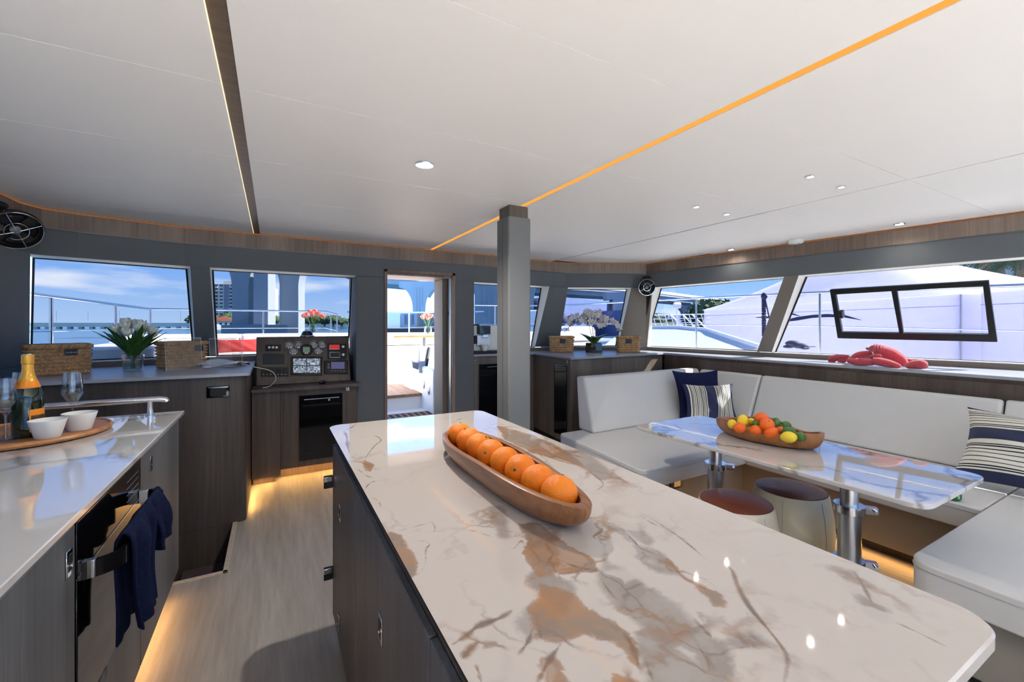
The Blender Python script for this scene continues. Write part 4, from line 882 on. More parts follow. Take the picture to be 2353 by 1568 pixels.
wt = MB().poly([(2.645, 3.515), (4.105, 3.625), (4.12, 3.80), (4.12, -2.3), (5.22, -2.3), (4.29, 4.03), (3.29, 4.63), (2.76, 4.65)], 1.018, 1.04).build('ledge_worktop', m_top, None, bevel=.003)
tag(wt, 'grey worktop and ledge running under the corner and side windows', 'worktop')
lf = thing('window_locker', 'brown ash fronts of the locker behind the sofa, with a raised rail', 'locker', (4.15, .8, .8))
MB().box(4.125, 4.20, -2.3, 3.63, .5, 1.018).build('carcass', m_helm, lf)
MB().box(4.10, 4.122, -2.3, 3.22, .80, .992).build('front_rail', m_helm, lf, bevel=.002)
for y in (2.9, 2.7): MB().cyl((4.12, y, 1.005), (4.115, y, 1.005), .008).build('latch', m_chrome, lf)

cc = thing('coffee_cabinet', 'ash cabinet with dark fridge door under the coffee machine', 'cabinet', (2.3, 4.5, 0))
MB().box(1.935, 2.75, 4.40, 4.60, .1, 1.02).build('carcass', m_rcab, cc); MB().box(1.925, 2.765, 4.37, 4.61, 1.02, 1.045).build('worktop', m_top, cc, bevel=.003)
fr = MB().box(2.02, 2.55, 4.385, 4.402, .2, .93).build('fridge_door', m_blackg, cc, bevel=.003); MB().box(2.12, 2.42, 4.379, 4.386, .895, .901).build('handle', m_alu, fr)
for z in (.86, .84, .82, .80): MB().box(2.04, 2.53, 4.3835, 4.3855, z, z+.005).build('vent_slot', m_blackm, fr)
latch(cc, (1.975, 4.399, .965), (0, -1, 0), .016, .016)
cf = thing('coffee_machine', 'white and steel bean to cup coffee machine left of the pillar', 'coffee machine', (2.12, 4.48, 1.045))
MB().box(1.975, 2.30, 4.47, 4.61, 1.075, 1.375).build('body', m_porc, cf, bevel=.012); MB().box(1.96, 2.28, 4.38, 4.58, 1.045, 1.075).build('drip_tray', m_black, cf, bevel=.004)
MB().box(2.03, 2.19, 4.44, 4.48, 1.27, 1.365).build('display', m_blackg, cf, bevel=.004); MB().box(2.02, 2.20, 4.455, 4.475, 1.13, 1.26).build('panel', m_alu, cf, bevel=.006)
MB().box(2.08, 2.15, 4.42, 4.47, 1.225, 1.265).build('spout', m_chrome, cf, bevel=.005); MB().box(1.985, 2.02, 4.43, 4.47, 1.16, 1.25).build('knob', m_blackm, cf, bevel=.004)
MB().cyl((1.985, 4.45, 1.375), (2.05, 4.45, 1.375), .008).build('lid_edge', m_black, cf)
cu = thing('coffee_cup', 'white cup on the tray of the coffee machine', 'cup', (2.10, 4.415, 1.076))
MB().lathe([(.022, 0), (.030, .006), (.041, .05), (.044, .068), (.041, .068), (.036, .045), (.022, .008), (.0001, .008)], n=28).build('cup_body', m_porc, cu, local=True)
MB().tube([(.039, 0, .055), (.062, 0, .055), (.066, 0, .035), (.052, 0, .018), (.034, 0, .02)], .005, 8).build('handle', m_porc, cu, local=True)
# ================================================================== SOFA, TABLE, STOOLS
def rbox(b, x0, x1, y0, y1, z0, z1): return b.box(x0, x1, y0, y1, z0, z1)
so_ = thing('corner_sofa', 'U-shaped pale grey leather sofa around the marble table', 'sofa', (3.4, 1.6, 0))
m_seam = M('leather_piping', (170, 174, 178), .5)
def cushion(name, xy, r, z0, z1, bev=.022, crown=.012):
    o = MB().poly(rpoly(xy, r, 6), z0, z1).build(name, m_leather, so_, bevel=bev, seg=4)
    a = [Vector((x, y, z1-bev*1.15)) for x, y in rpoly(xy, r, 6)]; c = sum(a, Vector())/len(a)
    MB().tube([p+(p-c).normalized()*.0015 for p in a], .0022, 6, closed=True).build('piping', m_seam, o)
    return o
cushion('seat_cushion', [(2.03, 1.955), (4.05, 1.955), (4.05, 2.99), (2.12, 2.99)], [.06, .01, .01, .05], .328, .452)
cushion('seat_cushion', [(3.085, .728), (4.02, .728), (4.02, 1.95), (3.085, 1.95)], [.01, .01, .01, .01], .328, .45)
cushion('seat_cushion', [(2.16, -1.2), (4.05, -1.2), (4.05, .722), (2.185, .722)], [.05, .01, .01, .09], .328, .452)
b = MB().poly([(2.11, 2.03), (3.16, 2.03), (3.16, .66), (2.27, .66), (2.27, -1.2), (4.1, -1.2), (4.1, 3.15), (2.18, 3.05)], .06, .328)
b.build('base', m_base, so_, bevel=.006)
MB().poly([(2.18, 2.09), (3.22, 2.09), (3.22, .6), (2.34, .6), (2.34, -1.2), (4.1, -1.2), (4.1, 3.1), (2.25, 3.0)], 0, .06).build('plinth', m_cabd, so_)
def backc(pts8, name='back_cushion'):
    return MB().hexa(pts8[:4], pts8[4:]).build(name, m_leather, so_, bevel=.022, seg=4)
# back along the corner cabinet
backc([(2.36, 2.83, .452), (4.02, 2.86, .452), (4.02, 3.03, .452), (2.36, 3.03, .452), (2.44, 3.05, .90), (4.06, 3.10, .90), (4.06, 3.22, .90), (2.44, 3.17, .90)])
for y0, y1 in ((2.405, 3.06), (.86, 2.395), (-1.2, .85)):
    k = lambda y: 4.085+(2.4-y)*.012
    backc([(3.84+(2.4-y0)*.01, y0, .452), (4.03, y0, .452), (4.03, y1, .452), (3.84+(2.4-y1)*.01, y1, .452), (k(y0)-.05, y0, .895), (4.098, y0, .895), (4.098, y1, .895), (k(y1)-.05, y1, .895)])
sk = MB().box(2.475, 2.60, 2.020, 2.031, .225, .30).build('socket_plate', m_blackg, so_, bevel=.003)
p = yat(1553, 1110, 2.03); sk.location = (p.x-2.54, 0, p.z-.262)
MB().box(2.505, 2.57, 2.015, 2.0205, .24, .285).build('socket_face', m_alu, sk, bevel=.002)
for args in (((3.128, 1.35), 1.1, 0), ((2.7, 2.0), .9, 1)):
    L = bpy.data.lights.new('toe_kick_light', 'AREA'); L.shape = 'RECTANGLE'; L.size = args[1]; L.size_y = .02; L.energy = .8; L.color = (1, .50, .13)
    lo = bpy.data.objects.new('toe_kick_light', L); COL.objects.link(lo); lo.location = (*args[0], .052); lo.rotation_euler = (math.radians(35), 0, PI/2) if not args[2] else (math.radians(-35), 0, 0)

ta = thing('dining_table', 'glossy marble dining table on two aluminium pedestals before the sofa', 'table', (2.365, 1.335, 0))
MB().poly(rpoly([(2.04, .615), (2.695, .615), (2.695, 2.05), (2.04, 2.05)], .075, 8), .700, .72).build('tabletop', m_marble3, ta, bevel=.004, seg=3)
MB().poly([(2.14, .72), (2.6, .72), (2.6, 1.95), (2.14, 1.95)], .684, .700).build('underframe', m_blackm, ta)
for y in (.987, 1.683):
    lg = MB().cyl((2.36, y, .0), (2.36, y, .53), .046, n=32).build('pedestal', m_alu, ta)
    MB().cyl((2.36, y, .5), (2.36, y, .684), .036, n=32).build('inner_tube', m_alu, lg)
    for z in (.515, .262):
        c = MB().lathe([(.047, -.018), (.060, -.018), (.060, .018), (.047, .018)], (2.36, y, z), 32).build('collar', m_chrome, lg)
        MB().box(2.40, 2.475, y-.030, y-.006, z-.016, z+.014).build('clamp', m_chrome, lg, bevel=.004) if False else None
        b = MB(); d = Vector((.62, -.78, 0)); s__ = Vector((.78, .62, 0)); o0 = Vector((2.36, y, z))+d*.055
        b.hexa([o0-s__*.014+Vector((0, 0, -.016)), o0+s__*.014+Vector((0, 0, -.016)), o0+d*.05+s__*.014+Vector((0, 0, -.016)), o0+d*.05-s__*.014+Vector((0, 0, -.016))],
               [o0-s__*.014+Vector((0, 0, .016)), o0+s__*.014+Vector((0, 0, .016)), o0+d*.05+s__*.014+Vector((0, 0, .016)), o0+d*.05-s__*.014+Vector((0, 0, .016))])
        o1 = o0+d*.04; b.tube([o1-s__*.03, o1+s__*.03], .008, 10); b.tube([o1+s__*.03, o1+s__*.02-d*.09+Vector((0, 0, .01))], .006, 8)
        d2 = -d; o2 = Vector((2.36, y, z))+Vector((-.9, .1, 0))*.06; pass
        b.build('clamp', m_chrome, lg)
    MB().lathe([(.09, 0), (.09, .012), (.05, .02)], (2.36, y, 0), 32).build('foot', m_alu, lg)

def stool(name, lab, x, y, top=.455, r=.178):
    t = thing(name, lab, 'stool', (x, y, 0), group='leather drum stools under the table')
    MB().lathe([(r*.86, 0), (r*.98, .03), (r*1.12, .14), (r*1.16, .24), (r*1.12, .33), (r*1.02, top-.03), (r*.985, top-.012), (r*.95, top-.02)], n=48).build('body', m_stool, t, local=True)
    MB().lathe([(r*.95, top-.022), (r*.94, top-.010), (r*.75, top+.002), (r*.4, top+.009), (.0001, top+.011)], n=48).build('seat', m_brown, t, local=True)
    b = MB()
    for k in range(6):
        a = k*PI/3+.3; b.tube([((r*q_+.0005)*math.cos(a), (r*q_+.0005)*math.sin(a), z) for q_, z in ((.98, .03), (1.12, .14), (1.16, .24), (1.12, .33), (1.02, top-.03))], .0016, 5)
    b.build('seam', m_seam, t, local=True)
    b = MB(); b.tube([(r*.955*math.cos(a*PI/24), r*.955*math.sin(a*PI/24), top-.014) for a in range(48)], .003, 6, closed=True); b.build('piping', m_brown, t, local=True)
p1 = zat(1690, 1146, .455); p2_ = zat(1817, 1118, .455)
stool('drum_stool', 'cream drum stool with brown seat next to the island', p1.x, p1.y); stool('drum_stool', 'cream drum stool with brown seat further under the table', p2_.x, p2_.y)
print('STOOLS', p1, p2_)

# ------------------------------------------------------------------ cushions
def stripes(name, bands, base=(226, 222, 206), dark=(26, 28, 40), navy=(34, 41, 74)):
    m = M(name, base, .9, bump=.3, bscale=500, sheen=.2); t = m.node_tree; b = t.nodes['Principled BSDF']
    uvn = N(t, 'ShaderNodeUVMap'); uvn.uv_map = 'uv'; sp = N(t, 'ShaderNodeSeparateXYZ'); t.links.new(uvn.outputs[0], sp.inputs[0])
    prev = [n for n in t.nodes if n.type == 'MIX'][0].outputs[2]
    for a, w_, c in bands:
        s = N(t, 'ShaderNodeMath', operation='SUBTRACT'); s.inputs[1].default_value = a; t.links.new(sp.outputs[0], s.inputs[0])
        ab = N(t, 'ShaderNodeMath', operation='ABSOLUTE'); t.links.new(s.outputs[0], ab.inputs[0])
        lt = N(t, 'ShaderNodeMath', operation='LESS_THAN'); lt.inputs[1].default_value = w_; t.links.new(ab.outputs[0], lt.inputs[0])
        mm = N(t, 'ShaderNodeMix', data_type='RGBA'); t.links.new(lt.outputs[0], mm.inputs[0]); t.links.new(prev, mm.inputs[6]); mm.inputs[7].default_value = (*lin(navy if c else dark), 1); prev = mm.outputs[2]
    t.links.new(prev, b.inputs['Base Color']); return m
def pillow(name, lab, c, xax, yax, w, h, th, mat, group=None, sag=0., horn=.05, navycol=None):
    c = Vector(c); X = Vector(xax).normalized(); Y = Vector(yax).normalized(); Y = (Y-X*X.dot(Y)).normalized(); Zx = X.cross(Y); n = 26; b = MB(); uv = []
    for sgn in (1, -1):
        vs = []
        for j in range(n+1):
            for i in range(n+1):
                u = -1+2*i/n; v = -1+2*j/n
                prof = max(0, (1-abs(u)**2.4))**.62*max(0, (1-abs(v)**2.4))**.62
                pu = u*(1-.07*(1-v*v)*(u*u))*(1+horn*abs(u*v)**3); pv = v*(1-.07*(1-u*u)*(v*v))*(1+horn*abs(u*v)**3)
                wr_ = .006*math.sin(9*u+5*v)*prof+sag*prof*(-v)
                vs.append(c+X*(pu*w/2)+Y*(pv*h/2)+Zx*(sgn*th/2*prof+wr_)); uv.append(((u+1)/2, (v+1)/2))
        fs = [(j*(n+1)+i, j*(n+1)+i+1, (j+1)*(n+1)+i+1, (j+1)*(n+1)+i) for j in range(n) for i in range(n)]
        b.add(vs, fs)
    mn = np.array([tuple(p) for p in b.v]).min(0); loc = Vector((c.x, c.y, mn[2])); b.v = [tuple(Vector(p)-loc) for p in b.v]
    o = b.build(name, mat, None, local=True, loc=loc, sharp=180); me = o.data
    ul = me.uv_layers.new(name='uv'); 
    li = np.zeros(len(me.loops), dtype=np.int32); me.loops.foreach_get('vertex_index', li); U = np.array(uv); ul.data.foreach_set('uv', U[li].astype(np.float32).ravel())
    tag(o, lab, 'cushion', group); return o
v_b = [(.0, .07, 1), (1., .07, 1), (.51, .10, 1)]+[(x, .006 if k % 3 else .009, 0) for k, x in enumerate((.11, .135, .17, .205, .24, .275, .305, .33, .355, .385))]+[(x, .006 if k % 3 else .009, 0) for k, x in enumerate((.635, .66, .69, .725, .76, .80, .835, .87, .90))]
m_str1 = stripes('striped_cushion_cloth', v_b)
m_str2 = stripes('banded_cushion_cloth', [(.03, .09, 1), (1.0, .02, 1), (.62, .085, 1)]+[(x, w_, 0) for x, w_ in ((.15, .008), (.18, .008), (.23, .005), (.29, .006), (.35, .005), (.40, .007), (.445, .009), (.47, .007), (.735, .007), (.76, .007), (.81, .005), (.85, .004), (.89, .006), (.92, .006), (.945, .004))])
cN = yat(1606, 905, 2.80)
pillow('cushion', 'plain navy cushion in the far corner of the sofa, behind the striped one', tuple(cN), (.93, -.36, .0), (.1, .30, 1), .47, .45, .12, m_navy, 'cushions in the far sofa corner')
cS = yat(1631, 925, 2.63)
pillow('cushion', 'cushion with upright black stripes and a navy centre band, far sofa corner', tuple(cS), (.88, -.47, -.0), (.1, .25, 1), .47, .335, .11, m_str1, 'cushions in the far sofa corner')
cB = xat(2330, 1050, 3.70); print('PIL', cN, cS, cB)
pillow('cushion', 'large cushion with lengthwise stripes and navy band at the near end of the sofa', (3.60, .62, .675), (.62, .0, .80), (0.0, -1, 0), .46, .62, .15, m_str2, None)

# ================================================================== ISLAND BOWL AND ORANGES
bo = thing('dough_bowl', 'long narrow carved wooden bowl on the island holding a row of oranges', 'bowl', (.585, 1.10, .92))
def boat(Y0, Y1, hw, rim, wobble, thick, cx, zb, seed=0, floorz=.012, pw=2.6, rimfn=None):
    rnd = random.Random(seed); b = MB(); nu, nv = 72, 12; L = (Y1-Y0)/2; cy = (Y0+Y1)/2
    def edge(a, k):    # a angle, k scale 0..1
        ca, sa = math.cos(a), math.sin(a); r = (abs(ca)**pw+abs(sa)**pw)**(-1/pw)
        x = hw*r*ca*(1+wobble*math.sin(3*a+seed)+wobble*.6*math.sin(5*a+1)); y = L*r*sa*(1+wobble*.25*math.cos(4*a)); return x, y
    def outer(u, v):
        a = 2*PI*u; s = v**.5; k = .50+.50*math.sin(s*PI/2)**.9; x, y = edge(a, 1); ky = .74+.26*math.sin(s*PI/2); zr = rim*(1+(rimfn(a) if rimfn else 0))
        return Vector((cx+x*k, cy+y*ky, zb+zr*v))
    def inner(u, v):
        a = 2*PI*u; s = v**.5; k = (.40+.50*math.sin(s*PI/2)**.9); x, y = edge(a, 1); ky = (.70+.25*math.sin(s*PI/2)); zr = rim*(1+(rimfn(a) if rimfn else 0)); tx = thick
        return Vector((cx+x*k*(1-tx), cy+y*ky*(1-tx*.35), zb+floorz+(zr-floorz)*v))
    vs = []; fs = []
    rings = [outer(0, 0)]
    V = [[outer(i/nu, j/nv) for i in range(nu)] for j in range(nv+1)]+[[(outer(i/nu, 1)+inner(i/nu, 1))/2+Vector((0, 0, .003)) for i in range(nu)]]+[[inner(i/nu, j/nv) for i in range(nu)] for j in range(nv, -1, -1)]
    m = len(V); flat = [p for r in V for p in r]
    fs = [(i*nu+k, i*nu+(k+1) % nu, (i+1)*nu+(k+1) % nu, (i+1)*nu+k) for i in range(m-1) for k in range(nu)]
    fs += [tuple(range(nu-1, -1, -1)), tuple(range((m-1)*nu, m*nu))]
    return b.add(flat, fs)
boat(.715, 1.50, .090, .066, .03, .10, .575, .9202, 2, .012, 2.3, lambda a: .10*math.sin(2*a+.4)).build('bowl_body', m_bowlw, bo, sharp=50)
def citrus(name, mat, c, r, lab, cat, grp, squash=.93, stem=True, axis=(0, 0, 1), elong=1.0, tip=False):
    t = thing(name, lab, cat, tuple(c), group=grp, rot=Vector(axis).to_track_quat('Z', 'Y').to_euler())
    b = MB(); n, m_ = 28, 18
    def fn(u, v):
        ph = -PI/2+PI*v; rr = r*math.cos(ph); z = r*math.sin(ph)*squash*elong
        if tip: z += math.copysign(max(0, abs(math.sin(ph))-.86)*r*.9, math.sin(ph))
        dm = max(0, math.sin(ph)-.93)*r*.35
        return Vector((rr*math.cos(2*PI*u), rr*math.sin(2*PI*u), z-dm))
    b.grid(fn, n, m_, closeu=True).build('peel', mat, t, local=True, sharp=180)
    if stem: MB().lathe([(r*.10, r*squash*elong-.003), (r*.07, r*squash*elong+.0015), (.0001, r*squash*elong+.001)], n=8).build('stalk', m_stalk, t, local=True)
    return t
pos = [(1067, 1000), (1091, 1016), (1115, 1033), (1144, 1052), (1178, 1070), (1213, 1090), (1250, 1112), (1298, 1135)]
ordn = ['at the far end of the long bowl', 'second from the far end of the long bowl', 'third from the far end of the long bowl', 'fourth from the far end of the long bowl', 'fourth from the near end of the long bowl', 'third from the near end of the long bowl', 'second from the near end of the long bowl', 'at the near end of the long bowl']
axs = [(.2, .3, 1), (-.3, .2, 1), (.4, -.4, .8), (-.7, -.5, .3), (.2, .8, .6), (-.8, -.55, .35), (.3, .5, .8), (.4, .2, .9)]
for i, (x, y) in enumerate(pos):
    p = zat(x, y+3, .978); citrus('orange', m_orange, (.583+.3*(p.x-.59), 1.432-i*.0875, .9795), .0435, 'bright orange '+ordn[i], 'orange', 'row of oranges in the long bowl', axis=axs[i])

# ================================================================== TABLE BOWL WITH CITRUS
tb = thing('root_wood_bowl', 'wavy edged carved wooden bowl on the dining table filled with citrus', 'bowl', (2.42, 1.30, .72))
b = boat(-.28, .28, .145, .085, .085, .07, 0, 0, 5, .012, 2.1, lambda a: .17*math.sin(3*a+.6)+.08*math.sin(5*a+1.))
ct = zat(1768, 1016, .72); ang = math.radians(4)
b.v = [tuple(Matrix.Rotation(ang, 3, 'Z')@Vector(p)+Vector((ct.x+.02, ct.y+.035, .7202))) for p in b.v]; b.build('bowl_body', m_bowl2, tb, sharp=50)
print('BOWL', ct)
BC = Vector((ct.x+.04, ct.y+.02, 0))
def fruit(px, py, z, kind, r, lab, axis):
    p = zat(px, py, z); m_ = {'mandarin': m_mand, 'lemon': m_lemon, 'lime': m_lime}[kind]
    citrus(kind, m_, p, r*1.08, lab, kind, kind+'s in the carved table bowl', squash=.88 if kind == 'mandarin' else 1.0, axis=axis, elong=1.0 if kind == 'mandarin' else 1.22, tip=kind != 'mandarin', stem=kind == 'mandarin')
FS = 9.05
def f9(x, y): return 1640+x/FS, 930+y/FS
fruit(*f9(990, 285), .855, 'mandarin', .033, 'mandarin on top of the pile in the table bowl', (.3, .2, 1))
fruit(*f9(1110, 415), .835, 'mandarin', .034, 'big mandarin at the front centre of the pile', (-.4, -.5, .7))
fruit(*f9(1200, 590), .795, 'mandarin', .034, 'mandarin low at the front rim, in the middle', (0, .6, .7))
fruit(*f9(890, 540), .795, 'mandarin', .031, 'mandarin low at the front rim, left of the middle', (.2, .2, 1))
fruit(*f9(545, 490), .797, 'mandarin', .030, 'mandarin at the left end by the front rim', (.1, .3, 1))
fruit(*f9(1380, 560), .795, 'mandarin', .027, 'small reddish mandarin between the limes', (.5, .1, .8))
fruit(*f9(610, 355), .825, 'lemon', .028, 'large yellow lemon standing high at the left', (.2, .1, .8))
fruit(*f9(390, 410), .805, 'lemon', .024, 'lemon at the far left end of the bowl', (.8, .6, .1))
fruit(*f9(790, 375), .812, 'lemon', .023, 'lemon half hidden behind the left mandarins', (.5, .8, .1))
fruit(*f9(1560, 680), .795, 'lemon', .027, 'lemon at the front rim on the right', (.6, -.7, .1))
fruit(*f9(905, 400), .825, 'lime', .022, 'dark lime beside the top mandarin on the left', (.4, .4, .3))
fruit(*f9(1290, 390), .825, 'lime', .024, 'lime just right of the top mandarin', (.5, .2, .6))
fruit(*f9(1500, 450), .812, 'lime', .025, 'lime near the back rim on the right', (.9, .3, .1))
fruit(*f9(1380, 490), .80, 'lime', .022, 'lime tucked in the middle of the right half', (.2, .9, .1))
fruit(*f9(1560, 570), .81, 'lime', .026, 'lime with pale shine above the front lemon', (.8, -.3, .1))
fruit(*f9(1800, 670), .795, 'lime', .024, 'dark lime at the right end of the pile', (.7, .5, .1))

# can on the sofa
p = zat(2190, 1148, .452); cn2 = thing('drink_can', 'green drink can standing on the sofa edge behind the table corner', 'can', (p.x, p.y, .452))
m_can = M('green_can', (54, 128, 50), .3, .35, var=.4, scale=16, col2=(34, 96, 44))
MB().lathe([(.024, 0), (.031, .006), (.033, .012), (.033, .098), (.027, .112), (.026, .115), (.0001, .113)], n=32).build('can_body', m_can, cn2, local=True)
MB().lathe([(.026, .1125), (.027, .1165), (.0245, .1165), (.024, .1135)], n=32).build('rim', m_chrome, cn2, local=True)
MB().ell((-.006, -.002, .1165), (.011, .007, .001)).build('pull_tab', m_chrome, cn2, local=True)
b = MB()
for k, (a0, z0, z1) in enumerate(((3.95, .014, .030), (4.75, .014, .034))):
    b.grid(lambda u, v: Vector((.0334*math.cos(a0+u*.3), .0334*math.sin(a0+u*.3), z0+(z1-z0)*v)), 5, 2)
b.build('printed_panel', M('pale_print', (170, 200, 160), .4), cn2, local=True)

# ================================================================== PLUSH LOBSTER
lo_ = thing('plush_lobster', 'red plush lobster lying on the window ledge behind the sofa', 'soft toy', (4.28, 1.6, 1.04))
LS = 9.05
def lp(x, y, X=4.27): return xat(1890+x/LS, 780+y/LS, X)
def lt(pts, rs, name, X=4.27, n=14):
    P = [lp(x, y, X) for x, y in pts]; P = [Vector((p.x, p.y, max(p.z, 1.041+r))) for p, r in zip(P, rs)]
    S = smooth(P, 5); m_ = len(S); R = [np.interp(i/(m_-1)*(len(rs)-1), range(len(rs)), rs) for i in range(m_)]
    MB().tube([S[0]+(S[0]-S[1]).normalized()*R[0]*.6]+S+[S[-1]+(S[-1]-S[-2]).normalized()*R[-1]*.6], [R[0]*.35]+R+[R[-1]*.35], n).build(name, m_red, lo_, sharp=180)
lt([(980, 210), (1090, 200), (1250, 260), (1450, 330), (1620, 430), (1720, 560)], [.016, .036, .052, .052, .042, .022], 'body', 4.30)
for k, (x, y) in enumerate(((1090, 215), (1150, 215), (1210, 225), (1270, 245))):
    c = lp(x, y, 4.30); c.z = max(c.z, 1.09); MB().ell(c, (.050, .014, .046), (0, 0, .3)).build('tail_ridge', m_red, lo_)
lt([(620, 400), (720, 350), (850, 320), (1000, 300)], [.018, .030, .034, .022], 'arm', 4.32)
lt([(480, 420), (520, 370), (400, 365), (250, 375), (160, 430), (170, 480), (260, 490)], [.014, .018, .018, .022, .022, .020, .014], 'claw', 4.36)
lt([(480, 430), (440, 470), (370, 490), (330, 480)], [.014, .020, .018, .010], 'pincer', 4.36)
lt([(540, 440), (700, 480), (850, 490), (1040, 480)], [.022, .030, .032, .026], 'claw', 4.19)
lt([(1000, 370), (1100, 355), (1210, 350)], [.014, .018, .014], 'leg', 4.22)
lt([(1060, 450), (1200, 470), (1400, 520), (1600, 590)], [.026, .034, .030, .016], 'claw', 4.185)
lt([(1700, 420), (1800, 440), (1900, 470)], [.012, .014, .014], 'leg', 4.34)
lt([(1760, 560), (1900, 540), (2050, 540), (2130, 570)], [.020, .032, .038, .028], 'claw', 4.20)
lt([(920, 190), (1000, 220)], [.010, .012], 'feeler', 4.30)

# ================================================================== BASKETS
def basket(lab, loc, rz, w, d, h, group, lidh=.035, tagx=None, text=None, rr=.02, tw=.065, th=.045, taper=.06):
    t = thing('woven_basket', lab, 'basket', loc, rz, group)
    def ring(s, off, ww, dd):    # s along rounded rectangle perimeter 0..1
        pts = [(-ww/2+rr, -dd/2), (ww/2-rr, -dd/2), (ww/2, -dd/2+rr), (ww/2, dd/2-rr), (ww/2-rr, dd/2), (-ww/2+rr, dd/2), (-ww/2, dd/2-rr), (-ww/2, -dd/2+rr)]
        P = 2*(ww-2*rr)+2*(dd-2*rr)+2*PI*rr; q = s*P; L = [ww-2*rr, PI*rr/2, dd-2*rr, PI*rr/2]*2
        for k in range(8):
            if q <= L[k] or k == 7: break
            q -= L[k]
        f = min(q/L[k], 1)
        if k == 0: x, y, nx, ny = -ww/2+rr+q, -dd/2, 0, -1
        elif k == 2: x, y, nx, ny = ww/2, -dd/2+rr+q, 1, 0
        elif k == 4: x, y, nx, ny = ww/2-rr-q, dd/2, 0, 1
        elif k == 6: x, y, nx, ny = -ww/2, dd/2-rr-q, -1, 0
        else:
            cx, cy, a0 = {1: (ww/2-rr, -dd/2+rr, -PI/2), 3: (ww/2-rr, dd/2-rr, 0), 5: (-ww/2+rr, dd/2-rr, PI/2), 7: (-ww/2+rr, -dd/2+rr, PI)}[k]
            a = a0+f*PI/2; nx, ny = math.cos(a), math.sin(a); x, y = cx+rr*nx, cy+rr*ny
        return x+nx*off, y+ny*off
    def wall(z0, z1, rows, name, grow=0, cap=False):
        P = 2*(w+d); nb = int(P/.024); nu = nb*7; nv = rows*6+1
        def fn(u, v):
            z = z0+(z1-z0)*v; row = min(int(v*rows), rows-1); fr = v*rows-row; f2 = math.sin(fr*PI)
            ph = (u*nb+(fr-.5)*1.0*(1 if row % 2 else -1)+(.5 if row % 2 else 0)) % 1
            lump = math.sin(ph*PI)**.7
            off = grow+.017*f2**.6*(.12+.88*lump)
            k = 1-taper*(1-z/h); x, y = ring(u, off, w*k, d*k); return Vector((x, y, z))
        b = MB().grid(fn, nu, nv, closeu=True); return b.build(name, m_basket, t, local=True, sharp=180)
    rows = max(4, int((h-lidh)/.024)); wall(.0, h-lidh, rows, 'basket_body'); wall(h-lidh+.001, h, max(1, int(lidh/.024)), 'lid', .003)
    MB().poly([(-w/2, -d/2), (w/2, -d/2), (w/2, d/2), (-w/2, d/2)], h-.012, h-.004).build('lid_top', m_basket, t, local=True, bevel=.004)
    MB().poly([(-w*.46, -d*.45), (w*.46, -d*.45), (w*.46, d*.45), (-w*.46, d*.45)], .001, .006).build('bottom', m_basket, t, local=True)
    if tagx is not None:
        zt_ = h-lidh-.004; tg = MB().box(tagx-tw/2, tagx+tw/2, -d/2-.016, -d/2-.012, zt_-th, zt_+.003).build('name_tag', m_tagm, t, local=True, bevel=.001)
        if text:
            cu_ = bpy.data.curves.new('lettering', 'FONT'); cu_.body = text; cu_.size = tw*.22; cu_.align_x = 'CENTER'; cu_.align_y = 'CENTER'; cu_.extrude = .0003; cu_.materials.append(m_dot); cu_.shear = .3
            co = bpy.data.objects.new('lettering', cu_); COL.objects.link(co); co.parent = tg; co.location = (tagx, -d/2-.0165, zt_-th*.5); co.rotation_euler = (PI/2, 0, 0); bpy.context.view_layer.update(); lm = bpy.data.meshes.new_from_object(co); l2 = bpy.data.objects.new('lettering', lm); COL.objects.link(l2); l2.parent = tg; l2.location = co.location; l2.rotation_euler = co.rotation_euler; bpy.data.objects.remove(co); l2.name = 'lettering'
    return t
c0 = Vector((-1.365, 3.89)); R28 = Matrix.Rotation(math.radians(25), 2); cc_ = c0+R28@Vector((.145, .095))
basket('woven seagrass basket with lid and dark name tag, left end of the grey top', (cc_.x, cc_.y, 1.0405), math.radians(25), .29, .19, .205, 'lidded baskets on the chart cabinet', tagx=.045, text='SunBreak', tw=.062, th=.038)
c0 = Vector((-.69, 4.10)); R28 = Matrix.Rotation(math.radians(33), 2); cc_ = c0+R28@Vector((.14, .10))
basket('woven seagrass basket with lid behind the acrylic holder on the grey top', (cc_.x-.005, cc_.y-.03, 1.0405), math.radians(33), .27, .185, .205, 'lidded baskets on the chart cabinet', tagx=.07, tw=.06, th=.04)
p = zat(1265, 810.5, 1.04); q = zat(1320, 810.5, 1.04); dx = (q-p).normalized(); a = math.atan2(dx.y, dx.x); c = (p+q)/2+Vector((-dx.y, dx.x, 0))*.10
print('B3', p, q, c); basket('woven basket with lid on the corner top left of the orchid', (c.x, c.y, 1.0405), a+.04, .27, .17, .20, 'lidded baskets beside the orchid', tagx=.0, tw=.07, th=.05)
p = zat(1420, 810.5, 1.04); q = zat(1472, 810.5, 1.04); dx = (q-p).normalized(); a = math.atan2(dx.y, dx.x); c = (p+q)/2+Vector((-dx.y, dx.x, 0))*.06
print('B4', p, q, c); basket('woven basket with lid on the corner top right of the orchid', (c.x, c.y, 1.0405), a-.08, .25, .16, .20, 'lidded baskets beside the orchid', tagx=-.01, tw=.07, th=.05)
